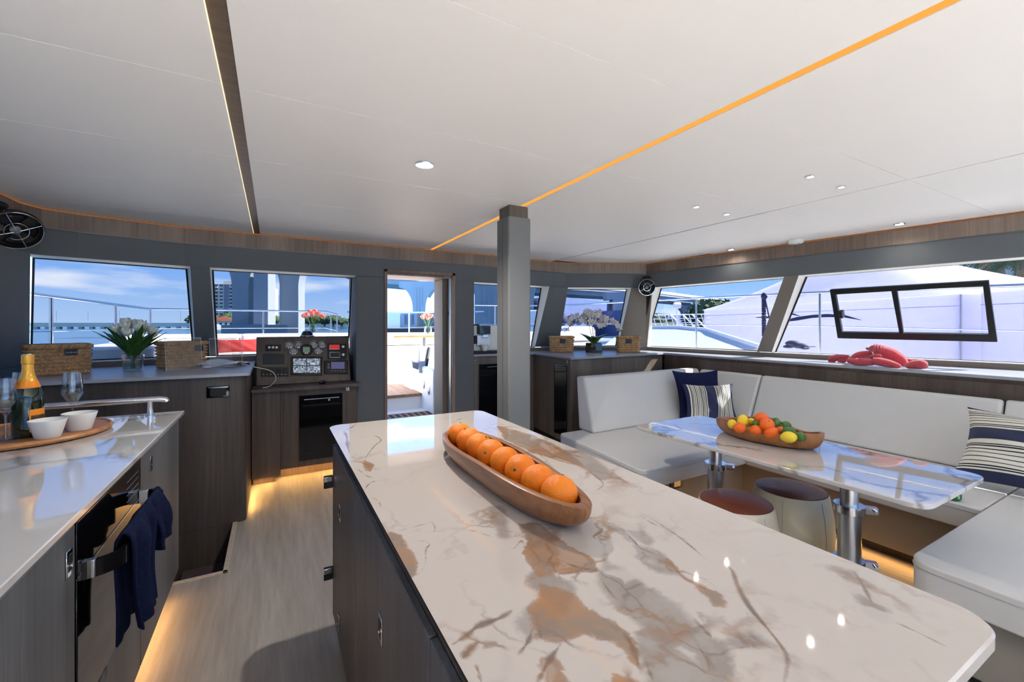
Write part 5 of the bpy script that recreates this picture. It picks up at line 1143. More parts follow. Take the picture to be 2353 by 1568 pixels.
# acrylic holders
def holder(lab, p, q, h, lean=.0):
    t = thing('acrylic_holder', lab, 'sign holder', (p.x, p.y, 1.04)); d = (q-p); L = d.length; d.normalize(); n_ = Vector((-d.y, d.x, 0))
    def sh(o0, o1, th, z0=0, z1=h):
        a = Vector((p.x, p.y, 1.0405))+n_*o0; b2 = a+d*L; return MB().hexa([a+Vector((0, 0, z0)), b2+Vector((0, 0, z0)), b2+n_*th+Vector((0, 0, z0)), a+n_*th+Vector((0, 0, z0))], [a+n_*o1+Vector((0, 0, z1)), b2+n_*o1+Vector((0, 0, z1)), b2+n_*(th+o1)+Vector((0, 0, z1)), a+n_*(th+o1)+Vector((0, 0, z1))])
    sh(0, .03, .003).build('sheet', m_acryl, t); b = sh(0, 0, .07, 0, .003); b.build('foot', m_acryl, t)
    fr = MB(); a = Vector((p.x, p.y, 1.0405)); c4 = [a, a+d*L, a+d*L+n_*.03+Vector((0, 0, h)), a+n_*.03+Vector((0, 0, h))]; fr.tube(c4, .0016, 6, closed=True); fr.build('edge', M('bright_acrylic_edge', (236, 240, 242), .2), t)
p = zat(382, 854, 1.04); q = zat(465, 848, 1.04); holder('clear acrylic sign holder in front of the second basket', p, q, .235); print('H1', p, q)
p = zat(484, 846, 1.04); q = zat(557, 841, 1.04); holder('clear acrylic sign holder beside the papers near the helm', p, q, .225)

# ================================================================== FLOWERS
def petalcup(b, c, ax, r, h, n=6, open_=.35, seed=0):
    R = Vector(ax).to_track_quat('Z', 'Y').to_matrix(); c = Vector(c)
    for k in range(n):
        a0 = 2*PI*k/n+seed; o_ = .9 if k % 2 else 1.0
        def fn(u, v):
            wv = math.sin(PI*min(1, v*.92+.06))**.75; an = a0+(u-.5)*1.35*wv
            rr = r*o_*(.25+.85*math.sin(min(v, .75)*PI/1.5)**.8)*(1 - .25*max(0, v-.6)/.4+open_*max(0, v-.55))
            z = h*v-.004*abs(u-.5)*v
            return c+R@Vector((rr*math.cos(an), rr*math.sin(an), z))
        b.grid(fn, 7, 8)
def leafblade(b, p0, dirv, L, w, droop, n=10):
    p0 = Vector(p0); d = Vector(dirv).normalized(); side = d.cross(Vector((0, 0, 1))).normalized()
    def fn(u, v):
        s = v; up = Vector((0, 0, 1)); pos = p0+d*(L*s)*(.35+.5*s)+up*(L*(s*.95-droop*s*s)); ww = w*math.sin(PI*min(1, s*.9+.08))**.8*(1-.15*s)
        return pos+side*(u-.5)*ww+d*(-.25*ww*(1-abs(u-.5)*2)*1)
    b.grid(fn, 5, n)
def tulips(vx, vy, vz, n, spread, hgt, mat, lab, grp, vlab, vr, vh, r=.022, hh=.05, leaves=2, square=True, simple=False, seed=1):
    rnd = random.Random(seed); v = thing('glass_vase', vlab, 'vase', (vx, vy, vz))
    if square:
        o = rpoly([(-vr, -vr), (vr, -vr), (vr, vr), (-vr, vr)], vr*.45, 4); m_ = len(o); b = MB()
        rings = [[(x*s, y*s, z) for x, y in o] for s, z in ((.84, 0), (.90, .01), (1.0, vh*.7), (1.03, vh), (.97, vh), (.93, vh*.7), (.82, .014))]
        flat = [p for r_ in rings for p in r_]; fs = [(i*m_+k, i*m_+(k+1) % m_, (i+1)*m_+(k+1) % m_, (i+1)*m_+k) for i in range(len(rings)-1) for k in range(m_)]+[tuple(range(m_-1, -1, -1)), tuple(range((len(rings)-1)*m_, len(rings)*m_))]
        b.add(flat, fs).build('vase_body', m_cglass, v, local=True); MB().poly([(x*.80, y*.80) for x, y in o], .015, vh*.55).build('water', m_water_v, v, local=True)
    else:
        MB().lathe([(vr*.7, 0), (vr, .02), (vr, vh*.6), (vr*.75, vh), (vr*.70, vh), (vr*.94, vh*.6), (vr*.94, .024), (.0001, .02)], n=24).build('vase_body', m_cglass, v, local=True)
    for i in range(n):
        a = i*2.399+seed; f = math.sqrt((i+.5)/n); hx, hy = spread*f*math.cos(a), spread*f*math.sin(a); hz = hgt*(1-.26*f*f)+rnd.uniform(-.012, .012)
        fx, fy = -hx*.28/spread*vr, -hy*.28/spread*vr
        t = thing('tulip', lab, 'tulip', (vx, vy, vz+.02), group=grp)
        st_ = smooth([(fx, fy, 0), (fx*.2+hx*.12, fy*.2+hy*.12, hz*.35), (hx*.6, hy*.6, hz*.72), (hx, hy, hz)], 4)
        MB().tube(st_, .0032, 6).build('stem', m_leaf, t, local=True)
        ax = (Vector((hx, hy, hz))-Vector((hx*.6, hy*.6, hz*.72))).normalized()+Vector((0, 0, .3)); b = MB(); petalcup(b, (hx, hy, hz-.004), ax, r, hh, 6, .3, a); b.build('blossom', mat, t, local=True, solid=.0008, sharp=180)
        if not simple:
            for k in range(leaves if i % 1 == 0 else 1):
                an = a+rnd.uniform(-1.0, 1.0)+k*1.9; b = MB(); leafblade(b, (fx*.3, fy*.3, vh*.45), (math.cos(an), math.sin(an), 0), rnd.uniform(.18, .26)*hgt/.30, .056*hgt/.30, rnd.uniform(-.1, .25)); b.build('leaf', m_leaf, t, local=True, solid=.0012, sharp=180)
vp = zat(306, 853, 1.04); print('VASE', vp)
tulips(vp.x, vp.y, 1.0405, 14, .115, .31, m_petal, 'white tulip in the bunch in the square glass vase', 'white tulips on the chart cabinet', 'square clear glass vase of white tulips between the two baskets', .055, .115, .030, .062, 2)
# ------------------------------------------------------------------ orchid
op = zat(1364, 808, 1.04); op = Vector((0, 0, HC))+(op-Vector((0, 0, HC)))*.97; op.z = 1.0405
oc = thing('potted_orchid', 'white orchid in a square black glass pot between two baskets', 'orchid', tuple(op), math.radians(-38)); print('ORCHID', op)
s = .098
MB().poly(rpoly([(-s, -s), (s, -s), (s, s), (-s, s)], .008, 3), .0, .11).build('pot', m_blackg, oc, local=True, bevel=.002)
MB().poly([(-s*.9, -s*.9), (s*.9, -s*.9), (s*.9, s*.9), (-s*.9, s*.9)], .108, .114).build('moss', m_stalk, oc, local=True)
m_orl = M('orchid_leaf', (94, 130, 66), .35, var=.3, scale=12)
for an, L, w in ((2.9, .20, .17), (.15, .19, .18), (1.6, .14, .13), (-1.4, .13, .13), (3.7, .16, .13), (-.6, .15, .12)):
    b = MB(); leafblade(b, (0.02*math.cos(an), .02*math.sin(an), .11), (math.cos(an), math.sin(an), 0), L, w, .35, 12); b.build('leaf', m_orl, oc, local=True, solid=.002, sharp=180)
rnd = random.Random(11)
m_orp = M('orchid_petal', (214, 208, 208), .6, var=.12, scale=20); m_ork = M('orchid_stake', (64, 58, 40), .7)
for k, (tx, ty, hz, bend) in enumerate(((-.15, .02, .40, -.12), (-.05, -.02, .46, -.02), (.03, .03, .44, .08), (.14, .0, .36, .14))):
    S = smooth([(tx*.1, ty, .11), (tx*.25, ty, .26), (tx*.6, ty, hz), (tx+bend*.35, ty*1.1, hz+.02), (tx+bend*1.0, ty*1.2, hz-.06)], 6)
    MB().tube(S, .0035, 6).build('stem', m_ork, oc, local=True)
    for q in range(14):
        f = .40+.60*q/13; p = S[min(int(f*(len(S)-1)), len(S)-1)]+Vector((rnd.uniform(-.045, .045), rnd.uniform(-.05, .03), rnd.uniform(-.03, .045)))
        b = MB(); R = Euler((PI/2+rnd.uniform(-.4, .4), rnd.uniform(-.4, .4), rnd.uniform(-.7, .7))).to_matrix(); r_ = .036
        for a in range(5):
            an = a*2*PI/5+PI/2; c_ = p+R@Vector((math.cos(an)*r_*.55, math.sin(an)*r_*.55, 0)); b.ell(c_, (r_*.55, r_*.42, .003), (R@Euler((0.15, 0, an)).to_matrix()), nu=10, nv=5)
        b.ell(p+R@Vector((0, -.004, .006)), (.008, .008, .007), nu=8, nv=5)
        b.build('blossom', m_orp, oc, local=True, sharp=180)
    b = MB()
    for q in range(4):
        p = S[-1]+Vector((bend*.18*q+rnd.uniform(-.01, .01), 0, -.02*q)); b.ell(p, (.008, .008, .011), nu=8, nv=6)
    b.build('bud', m_orl, oc, local=True)

# ================================================================== TRAY WITH BOTTLE, GLASSES, BOWLS
tcx, tcy = -.885, 2.465
ty = thing('round_board', 'round acacia serving board on the galley counter', 'tray', (tcx, tcy, .9205))
MB().lathe([(.25, 0), (.268, .006), (.272, .014), (.268, .022), (.262, .024), (.258, .018), (.245, .017), (.0001, .017)], n=72).build('board', m_tray, ty, local=True)
zt = .9378
bt = thing('champagne_bottle', 'dark green champagne bottle with orange foil neck on the board', 'bottle', (-.835, 2.375, zt))
MB().lathe([(.038, 0), (.043, .006), (.044, .02), (.044, .135), (.041, .165), (.032, .198), (.022, .225), (.0175, .245)], n=40).build('glass_body', m_bottle, bt, local=True)
MB().lathe([(.0335, .196), (.0245, .222), (.0185, .243), (.0160, .265), (.0162, .282), (.0185, .284), (.0190, .290), (.0175, .292), (.0180, .306), (.0178, .318), (.0001, .320)], n=40).build('foil', m_gold, bt, local=True)
MB().lathe([(.0345, .190), (.0350, .192), (.0268, .216), (.0262, .217)], n=40).build('neck_band', m_olab, bt, local=True)
b = MB(); b.grid(lambda u, v: Vector((.0446*math.cos(-1.15+u*2.1), .0446*math.sin(-1.15+u*2.1), .022+(.108-.022)*v)), 20, 2); lb = b.build('label', m_olab, bt, local=True)
b = MB(); b.grid(lambda u, v: Vector((.0452*math.cos(-1.05+u*1.9), .0452*math.sin(-1.05+u*1.9), .03+(.085-.03)*v)), 20, 2); b.build('label_text_field', M('label_dark_print', (94, 60, 20), .5, var=.7, scale=70), lb, local=True)
MB().lathe([(.0001, .3205), (.013, .3205), (.0135, .3185)], n=24).build('cap_plate', m_chrome, bt, local=True)
def ramekin(x, y, lab, s=1.0):
    t = thing('nut_bowl', lab, 'bowl', (x, y, zt), group='small white bowls on the board')
    MB().lathe([(.034*s, 0), (.037*s, .004), (.0545*s, .070*s), (.0525*s, .0705*s), (.051*s, .066*s), (.035*s, .010), (.0001, .008)], n=40).build('bowl_body', m_porc, t, local=True)
p = zat(110, 1006, zt); ramekin(p.x, p.y, 'small white bowl in front of the champagne bottle'); p = zat(183, 988, zt); ramekin(p.x, p.y, 'small white bowl at the right rim of the board', 1.02)
def flute(x, y, lab):
    t = thing('wine_glass', lab, 'glass', (x, y, zt), group='tulip shaped glasses on the board')
    MB().lathe([(.036, 0), (.034, .003), (.006, .007), (.0042, .02), (.0042, .085), (.006, .095), (.018, .112), (.034, .142), (.0345, .16), (.0275, .235), (.0262, .235), (.033, .16), (.0325, .145), (.017, .116), (.0001, .104)], n=40).build('glass_body', m_cglass, t, local=True, sharp=60)
p = zat(13, 1012, zt); flute(p.x, p.y, 'tulip glass at the left front of the board, cut by the frame'); p = zat(158, 966, zt); flute(-.745, 2.50, 'tulip glass standing behind the two white bowls'); flute(-.93, 2.60, 'tulip glass half hidden behind the champagne bottle')

# ================================================================== OUTSIDE: FOREDECK
fd = thing('foredeck', 'white foredeck of the boat with teak floor', 'deck', (1, 8, -.8), kind='structure')
MB().box(-2.2, .78, 4.86, 8.6, .55, .84).build('deck_panel', m_white, fd); 
MB().box(.78, 2.15, 5.28, 7.25, .40, .505).build('cockpit_floor', m_teak, fd)
for i in range(10):
    MB().box(.78+i*.135+.003, .78+(i+1)*.135-.003, 5.28, 7.2, .505, .512).build('plank', m_teak, fd)
MB().box(.96, 1.72, 4.74, 5.30, .10, .335).build('step_block', m_white, fd); 
sg = MB().box(.96, 1.66, 4.74, 5.02, .31, .34).build('teak_grating', m_teak, fd, bevel=.003)
for i in range(9): MB().box(1.0+i*.072, 1.045+i*.072, 4.80, 4.97, .336, .3415).build('slot', M('grating_slot', (60, 44, 32), .8), sg)
MB().box(.96, 1.62, 5.25, 5.32, .335, .49).build('riser', m_white, fd); MB().box(.90, 1.62, 5.22, 5.60, .488, .525).build('teak_step', m_teak, fd, bevel=.004)
MB().box(-.6, 5.4, 7.22, 7.42, .0, 1.245).build('bulkhead', m_white, fd, bevel=.02); MB().box(.9, 5.2, 7.215, 7.222, 1.03, 1.04).build('groove', m_blackm, fd)
MB().box(1.62, 2.75, 4.78, 6.1, -.2, .86).build('locker', m_white, fd, bevel=.03)
MB().box(2.75, 5.9, 4.95, 7.3, .2, .93).build('deck_panel', m_white, fd, bevel=.02)
for px_, py_ in ((973, 884), (985, 899)):
    p = xat(px_, py_, 1.615); MB().ell(p, (.006, .03, .05)).build('deck_plate', m_chrome, fd)
MB().box(-1.95, -1.55, 4.9, 8.6, .55, .98).build('coaming', m_white, fd, bevel=.03)
# cushions seen above the dash
stt = thing('deck_sofa', 'white vinyl deck sofa beyond the front windows', 'sofa', (0, 6.6, .8))
MB().box(-1.55, .45, 6.02, 6.5, .84, 1.02).build('seat_cushion', m_cush, stt, bevel=.03, seg=3)
MB().box(-1.55, -.38, 6.45, 6.66, .9, 1.262).build('back_cushion', m_cush, stt, bevel=.035, seg=3); MB().box(-.36, .98, 6.45, 6.66, .9, 1.262).build('back_cushion', m_cush, stt, bevel=.035, seg=3)
rpc = yat(560, 792, 6.3); m_redc = M('red_cloth', (176, 52, 50), .85, bump=.2, bscale=300)
pillow('cushion', 'red cushion lying on the white deck sofa outside', (rpc.x-.05, 6.30, 1.115), (1, .1, 0), (0, .35, 1), .46, .17, .10, m_redc, None)
va = thing('deck_locker', 'white deck locker with dark louvre slots beyond the left front window', 'locker', (-1.3, 5.3, .84))
MB().box(-1.545, -.95, 5.0, 6.0, .84, 1.18).build('box', m_white, va, bevel=.03)
for i in range(3): MB().box(-1.16, -1.05, 4.992, 5.003, 1.04+i*.026, 1.048+i*.026).build('louvre_slot', m_blackm, va)
MB().box(-1.55, .2, 4.80, 4.98, .83, .855).build('teak_edge', m_teak, fd)
for i in range(6): MB().box(-1.55+i*.3, -1.27+i*.3, 4.985, 5.0, .85, .86).build('plank', m_teak, fd)
ck = thing('deck_cleat', 'steel deck hatch handle on the white coaming', 'cleat', (-1.30, 5.5, 1.18))
MB().tube([(-1.38, 5.5, 1.21), (-1.22, 5.5, 1.21)], .012, 8).build('bar', m_chrome, ck); MB().cyl((-1.30, 5.5, 1.18), (-1.30, 5.5, 1.21), .02).build('post', m_chrome, ck)
# rails
def rail(name, lab, pts, posts, base, mids=(), r=.016):
    t = thing(name, lab, 'railing', tuple(pts[0])); MB().tube(pts, r, 10).build('top_rail', m_chrome, t)
    for m_ in mids: MB().tube([Vector(p)+Vector((0, 0, m_)) for p in pts], .006, 6).build('wire', m_chrome, t)
    for p in posts: MB().tube([p, (p[0], p[1], base)], r*.85, 10).build('post', m_chrome, t)
    return t
ZR = 1.62
rail('bow_rail', 'polished bow railing across the front of the deck', [(-1.70, 4.2, ZR), (-1.68, 5.1, ZR), (-1.65, 6.8, ZR), (-1.63, 8.4, ZR), (-1.2, 8.45, ZR), (.82, 8.45, ZR), (1.02, 8.42, ZR-.05)],
     [(-1.68, 5.18, ZR), (-1.65, 6.8, ZR), (-1.63, 8.35, ZR), (-1.15, 8.45, ZR), (-.15, 8.45, ZR), (.92, 8.45, ZR-.02), (1.02, 8.42, ZR-.05)], .9, (-.30,))
rail('bow_rail', 'polished railing seen through the open doorway', [(1.2, 8.45, ZR), (2.2, 8.45, ZR), (4.0, 8.45, ZR+.05)], [(1.28, 8.45, ZR), (2.36, 8.45, ZR), (3.6, 8.45, ZR)], 1.0, (-.30,))
rail('side_rail', 'polished railing along the deck outside the side windows', [(3.6, 8.6, 1.80), (4.9, 8.8, 1.82), (5.9, 7.6, 1.83), (5.9, 4.5, 1.80), (5.95, 2.8, 1.78), (6.0, 1.0, 1.735), (6.0, -1.5, 1.71)],
     [(4.4, 8.7, 1.81), (5.9, 4.55, 1.80), (5.95, 2.8, 1.78), (6.0, -.4, 1.72)], .95, (-.42,))
# deck table with tulips, steering seat
tt = thing('deck_table', 'small wooden deck table outside the doorway', 'table', (2.0, 6.4, .5))
p = yat(957, 773, 6.0); MB().poly([(p.x-.36, 5.85), (p.x+.30, 5.75), (p.x+.34, 6.3), (p.x-.05, 6.35)], p.z-.012, p.z+.014).build('tabletop', m_tray, tt, bevel=.004)
MB().cyl((p.x+.14, 6.1, .5), (p.x+.14, 6.1, p.z-.012), .045).build('pedestal', m_alu, tt); print('DT', p)
tulips(p.x+.17, 6.0, p.z+.0145, 9, .11, .26, m_coral, 'orange tulip in the vase on the deck table', 'orange tulips outside the doorway', 'clear vase of orange tulips on the deck table', .055, .13, .026, .055, 1, False, True, 4)
hs = thing('folded_deck_seat', 'folded grey padded deck seat against the white locker', 'seat', (1.9, 5.4, .86))
q = [yat(963, 797, 5.3), yat(988, 797, 5.3), yat(978, 858, 5.2), yat(963, 858, 5.2)]
MB().hexa(q, [v+Vector((0, .12, 0)) for v in q]).build('pad', M('grey_vinyl', (176, 182, 190), .5), hs, bevel=.01)
q = [yat(986, 797, 5.28), yat(990, 800, 5.28), yat(981, 858, 5.18), yat(975, 858, 5.18)]
MB().hexa(q, [v+Vector((0, .14, 0)) for v in q]).build('shell', m_blackm, hs, bevel=.004)
q = [yat(946, 827, 5.25), yat(966, 836, 5.25), yat(966, 852, 5.25), yat(949, 846, 5.25)]
MB().hexa(q, [v+Vector((0, .12, 0)) for v in q]).build('footrest', M('grey_vinyl2', (150, 156, 166), .5), hs, bevel=.006)
p = yat(718, 768, 5.86); dtp = thing('side_table', 'low white deck table beyond the dashboard', 'table', (p.x, p.y, .84)); MB().box(p.x-.16, p.x+.2, 5.75, 5.98, p.z-.02, p.z).build('top', m_white, dtp, bevel=.005); MB().box(p.x-.02, p.x+.04, 5.86, 5.9, .84, p.z-.02).build('leg', m_white, dtp)
tulips(p.x, p.y-.05, p.z+.0005, 10, .11, .235, m_coral, 'coral tulip in the vase beyond the dashboard', 'coral tulips beyond the front window', 'clear vase of coral tulips outside the helm window', .055, .12, .026, .055, 1, False, True, 6)

# ================================================================== OUTSIDE: WATER, SHORE, BRIDGE
wm = bpy.data.materials.new('harbour_water'); wm.use_nodes = True; t = wm.node_tree; b_ = t.nodes['Principled BSDF']
b_.inputs['Base Color'].default_value = (*lin((58, 98, 124)), 1); b_.inputs['Roughness'].default_value = .18; b_.inputs['Specular IOR Level'].default_value = .3
tcn = N(t, 'ShaderNodeTexCoord'); mpn = N(t, 'ShaderNodeMapping'); mpn.inputs['Scale'].default_value = (1, .6, 1); t.links.new(tcn.outputs['Object'], mpn.inputs[0]); nz = N(t, 'ShaderNodeTexNoise'); nz.inputs['Scale'].default_value = .6; nz.inputs['Detail'].default_value = 5; t.links.new(mpn.outputs[0], nz.inputs[0])
bp = N(t, 'ShaderNodeBump'); bp.inputs['Strength'].default_value = .7; bp.inputs['Distance'].default_value = .5; t.links.new(nz.outputs[0], bp.inputs['Height']); t.links.new(bp.outputs[0], b_.inputs['Normal'])
struct(MB().poly([(-1500, -400), (1500, -400), (1500, 2500), (-1500, 2500)], -1.7, -1.6).build('water', wm), 'blue rippled harbour water')
def far(px, D, z=0): v = dat(px, PY0, D); v.z = z; return v
# low causeway across the horizon
cwm = M('pale_causeway', (226, 222, 210), .8, var=.1, scale=.05)
cw = thing('causeway', 'low pale causeway bridge along the horizon on the left', 'bridge', tuple(far(300, 330, -1.6)))
a, b2 = far(-200, 330), far(800, 360); MB().hexa([(a.x, a.y, .2), (b2.x, b2.y, .2), (b2.x, b2.y+8, .2), (a.x, a.y+8, .2)], [(a.x, a.y, 3.4), (b2.x, b2.y, 3.4), (b2.x, b2.y+8, 3.4), (a.x, a.y+8, 3.4)]).build('deck', cwm, cw)
b = MB()
for i in range(40): c = a.lerp(b2, (i+.5)/40); b.box(c.x-1.2, c.x+1.2, c.y+1, c.y+6, -1.6, .2)
o = b.build('pier', cwm, cw); o['kind'] = 'stuff'
b = MB()
for i in range(14): c = a.lerp(b2, (i+.3)/14); b.cyl((c.x, c.y+3, 3.4), (c.x, c.y+3, 13), .18, n=6)
o = b.build('lamp_post', m_alu, cw); o['kind'] = 'stuff'
# shore with houses and trees under the towers
sh = struct(MB().hexa([(far(440, 420).x, far(440, 420).y, -1.6), (far(900, 380).x, far(900, 380).y, -1.6), (far(900, 380).x, far(900, 380).y+200, -1.6), (far(440, 420).x, far(440, 420).y+200, -1.6)],
   [(far(440, 420).x, far(440, 420).y, .6), (far(900, 380).x, far(900, 380).y, .6), (far(900, 380).x, far(900, 380).y+200, .6), (far(440, 420).x, far(440, 420).y+200, .6)]).build('shore', cwm), 'pale far shore')
def clump(b, c, r, n, rnd, leaf=.6):
    for _ in range(n):
        d = Vector((rnd.gauss(0, 1), rnd.gauss(0, 1), rnd.gauss(0, 1))).normalized()*rnd.uniform(.55, 1)
        p = Vector(c)+Vector((d.x*r[0], d.y*r[1], d.z*r[2])); u = Vector((rnd.uniform(-1, 1), rnd.uniform(-1, 1), rnd.uniform(-1, 1))).normalized()*leaf; v = u.orthogonal().normalized()*leaf*.8
        b.add([p-u, p+v, p+u, p-v], [(0, 1, 2, 3)])
def tree(px, D, h, w, lab, grp, seed, z0=0., n=500):
    rnd = random.Random(seed); c = far(px, D, z0); t = thing('shore_tree', lab, 'tree', tuple(c), group=grp)
    MB().cyl(c, c+Vector((0, 0, h*.5)), w*.05, n=6).build('trunk', m_trunk, t); b = MB(); b.ell(c+Vector((0, 0, h*.6)), (w*.42, w*.42, h*.34), nu=10, nv=7); clump(b, c+Vector((0, 0, h*.6)), (w*.5, w*.5, h*.4), n, rnd, w*.07); b.build('crown', m_fol, t)
SHL = ['green shore tree at the left edge of the helm window', 'tall shore tree between the tower and the flared pier', 'shore tree in the gap beside the broad sunlit pier', 'shore tree directly right of the broad sunlit pier', 'small shore tree left of the coral tulips',
       'shore tree behind the coral tulips', 'shore tree just right of the coral tulips', 'shore tree at the right end of the bow railing', 'low shore tree by the right edge of the helm window', 'lone shore tree at the right edge of the left front window']
for i, (px, h, w) in enumerate(((498, 9, 12), (524, 11, 12), (628, 9, 12), (692, 10, 13), (709, 8, 11), (727, 9.5, 13), (746, 8.5, 13), (766, 9, 13), (786, 7, 13), (446, 9, 12))):
    tree(px, 330, h, w, SHL[i], 'trees on the far shore', 40+i, .4, 260)
hs_m = M('terracotta_roof', (168, 96, 72), .8)
for px, D, w, lab in ((513, 300, 14, 'small pale house with terracotta roof on the far shore'),):
    c = far(px, D, .4); t = thing('shore_house', lab, 'house', tuple(c)); MB().box(c.x-w/2, c.x+w/2, c.y, c.y+10, -1.6, 4.4).build('walls', cwm, t); MB().ext([(c.x-w/2-1, c.y-1, 4.4), (c.x+w/2+1, c.y-1, 4.4), (c.x, c.y-1, 8)], (0, 12, 0)).build('roof', hs_m, t)
    b = MB(); [b.box(c.x-5+i*3, c.x-3.8+i*3, c.y-.1, c.y, 1.8, 3.2) for i in range(4)]; o = b.build('window', m_scr, t); o['kind'] = 'stuff'
m_tw = M('tower_facade', (214, 208, 196), .8, var=.06, scale=.05); m_twg = M('tower_grey_facade', (128, 136, 148), .7, var=.06, scale=.05); m_twin = M('tower_glass', (70, 84, 104), .2, var=.3, scale=.2)
def tower(px0, px1, D, ytop, floors, lab, bays):
    c0, c1 = far(px0, D), far(px1, D); H_ = HC+(PY0-ytop)*D/FPX; d = (c1-c0); L_ = d.length; d.normalize(); n_ = Vector((-d.y, d.x, 0)); t = thing('apartment_tower', lab, 'building', (c0.x, c0.y, 0))
    def blk(u0, u1, v0, v1, z0, z1): a = c0+d*u0+n_*v0; b2 = c0+d*u1+n_*v0; c_ = c0+d*u1+n_*v1; e_ = c0+d*u0+n_*v1; return [(p.x, p.y, z0) for p in (a, b2, c_, e_)], [(p.x, p.y, z1) for p in (a, b2, c_, e_)]
    MB().hexa(*blk(0, L_, 0, 14, 0, H_)).build('walls', m_tw, t); fh = H_/floors; bw = L_/len(bays)
    bs, bb, bg = MB(), MB(), MB()
    for k, kind in enumerate(bays):
        if kind == 'g': bg.hexa(*blk(k*bw, (k+1)*bw, -.6, 0, 0, H_-.5)); continue
        for f in range(floors):
            z = f*fh
            if kind == 'w': bs.hexa(*blk(k*bw+bw*.25, k*bw+bw*.75, -.3, 0, z+fh*.35, z+fh*.8))
            else: bs.hexa(*blk(k*bw+bw*.08, k*bw+bw*.92, -.2, 0, z+fh*.15, z+fh*.85)); bb.hexa(*blk(k*bw, (k+1)*bw, -1.8, 0, z-.15, z+.9))
    if bg.v: bg.build('grey_bay', m_twg, t)
    o = bs.build('window', m_twin, t); o['kind'] = 'stuff'
    if bb.v: o = bb.build('balcony', m_tw, t); o['kind'] = 'stuff'
    MB().hexa(*blk(L_*.2, L_*.5, 4, 9, H_, H_+3)).build('roof_plant', m_tw, t)
tower(488, 583, 420, 653, 12, 'tall pale apartment tower with balconies on the left behind the bridge piers', ['b', 'w', 'g', 'b', 'b', 'b', 'b'])
tower(600, 622, 440, 662, 12, 'narrower apartment tower right of the middle bridge pier', ['w', 'b', 'b'])

# road bridge overhead
m_con = M('bridge_concrete', (150, 158, 166), .9, var=.08, scale=.3, stretch=(1, 1, .2)); m_cond = M('grey_steel', (96, 106, 112), .8, var=.2, scale=.4)  # second material is plain grey steel, used on the barge cabin
br = thing('road_bridge', 'high concrete road bridge crossing behind the marina', 'bridge', (60, 118, -1.6))
cl = [(-16, 121, 23), (14, 119, 18.2), (25, 118, 14.4), (45, 118, 13.4), (80, 118, 13.6), (132, 120, 13.2), (185, 134, 12.8), (240, 152, 11.5), (330, 190, 9)]
def deckpart(y0, y1, z0, z1, name, mat):
    b = MB()
    for p, q in zip(cl, cl[1:]):
        b.hexa([(p[0], p[1]+y0, p[2]+z0), (q[0], q[1]+y0, q[2]+z0), (q[0], q[1]+y1, q[2]+z0), (p[0], p[1]+y1, p[2]+z0)], [(p[0], p[1]+y0, p[2]+z1), (q[0], q[1]+y0, q[2]+z1), (q[0], q[1]+y1, q[2]+z1), (p[0], p[1]+y1, p[2]+z1)])
    return b.build(name, mat, br)
deckpart(0, 15, 0, .8, 'deck', m_con)
for k in range(7): deckpart(.9+k*2.1, 1.7+k*2.1, -1.5, 0, 'girder', m_con)
deckpart(-.2, .15, .8, 1.9, 'parapet', m_tw)
b = MB()
for i in range(60):
    f = i/60*(len(cl)-1); k = int(f); p = Vector(cl[k]).lerp(Vector(cl[k+1]), f-k); b.cyl(p+Vector((0, .2, 1.9)), p+Vector((0, .2, 2.9)), .08, n=5)
o = b.build('railing_post', m_alu, br); o['kind'] = 'stuff'
def pier(px, D, wtop, wneck, ztop, zneck, depth, lab, mat=None, cap=1.0, ribs=False):
    c = far(px, D, 0); t = thing('bridge_pier', lab, 'bridge pier', (c.x, c.y, -1.6), group=None); pr = []
    r = Vector((CS, -SN, 0)); n = 10; L_, R_ = [], []
    for i in range(n+1):
        f = i/n; z = zneck+(ztop-cap-zneck)*f; w = wneck/2+(wtop-wneck)/2*(1-math.sqrt(max(0, 1-f*f))); L_.append((-w, z)); R_.append((w, z))
    out = [(-wneck/2*1.0, -1.6)]+L_+[(-wtop/2, ztop), (wtop/2, ztop)]+R_[::-1]+[(wneck/2*1.0, -1.6)]
    pts = [c+r*u+Vector((0, 0, z)) for u, z in out]; fwd = Vector((SN, CS, 0))
    MB().ext(pts, fwd*depth).build('shaft', mat or m_con, t, sharp=20)
    if ribs:
        for u in (-.22, 0, .22): p = c+r*(u*wneck)-fwd*.12; MB().ext([p+r*-.12+Vector((0, 0, -1.6)), p+r*.12+Vector((0, 0, -1.6)), p+r*.12+Vector((0, 0, ztop-cap)), p+r*-.12+Vector((0, 0, ztop-cap))], fwd*.2).build('rib', mat or m_con, t)
    return t
pier(552, 96, 10.5, 3.7, 17, 9.5, 3, 'flared bridge pier furthest left, in front of the tall tower')
pier(599, 92, 3.4, 3.1, 16.6, 16, 3, 'straight bridge pier in the middle of the helm window')
pier(664, 96, 9.0, 4.2, 16, 10, 3, 'broad sunlit bridge pier on the right of the helm window')
pier(963, 113, 10.6, 3.4, 13.0, 5.6, 4, 'flared bridge pier seen through the open doorway', cap=1.6, ribs=True)
pier(1118, 100, 12.5, 5.5, 15, 7.5, 6, 'wide shaded bridge pier in the window left of the pillar', ribs=True)
pier(1200, 110, 14, 6, 15, 7.5, 6, 'wide shaded bridge pier hidden behind the pillar')
pier(1424, 132, 8, 4.2, 11.6, 9.5, 5, 'bridge pier behind the orchid window', cap=2.4)
pier(1582, 200, 10, 4, 10.5, 6, 4, 'distant bridge pier seen in the side window')
c = far(585, 88, 0); fnd = thing('pier_fender', 'long grey concrete fender around the foot of the bridge piers', 'fender', (c.x, c.y, -1.6)); r_ = Vector((CS, -SN, 0)); a = far(508, 84); b2 = far(660, 84)
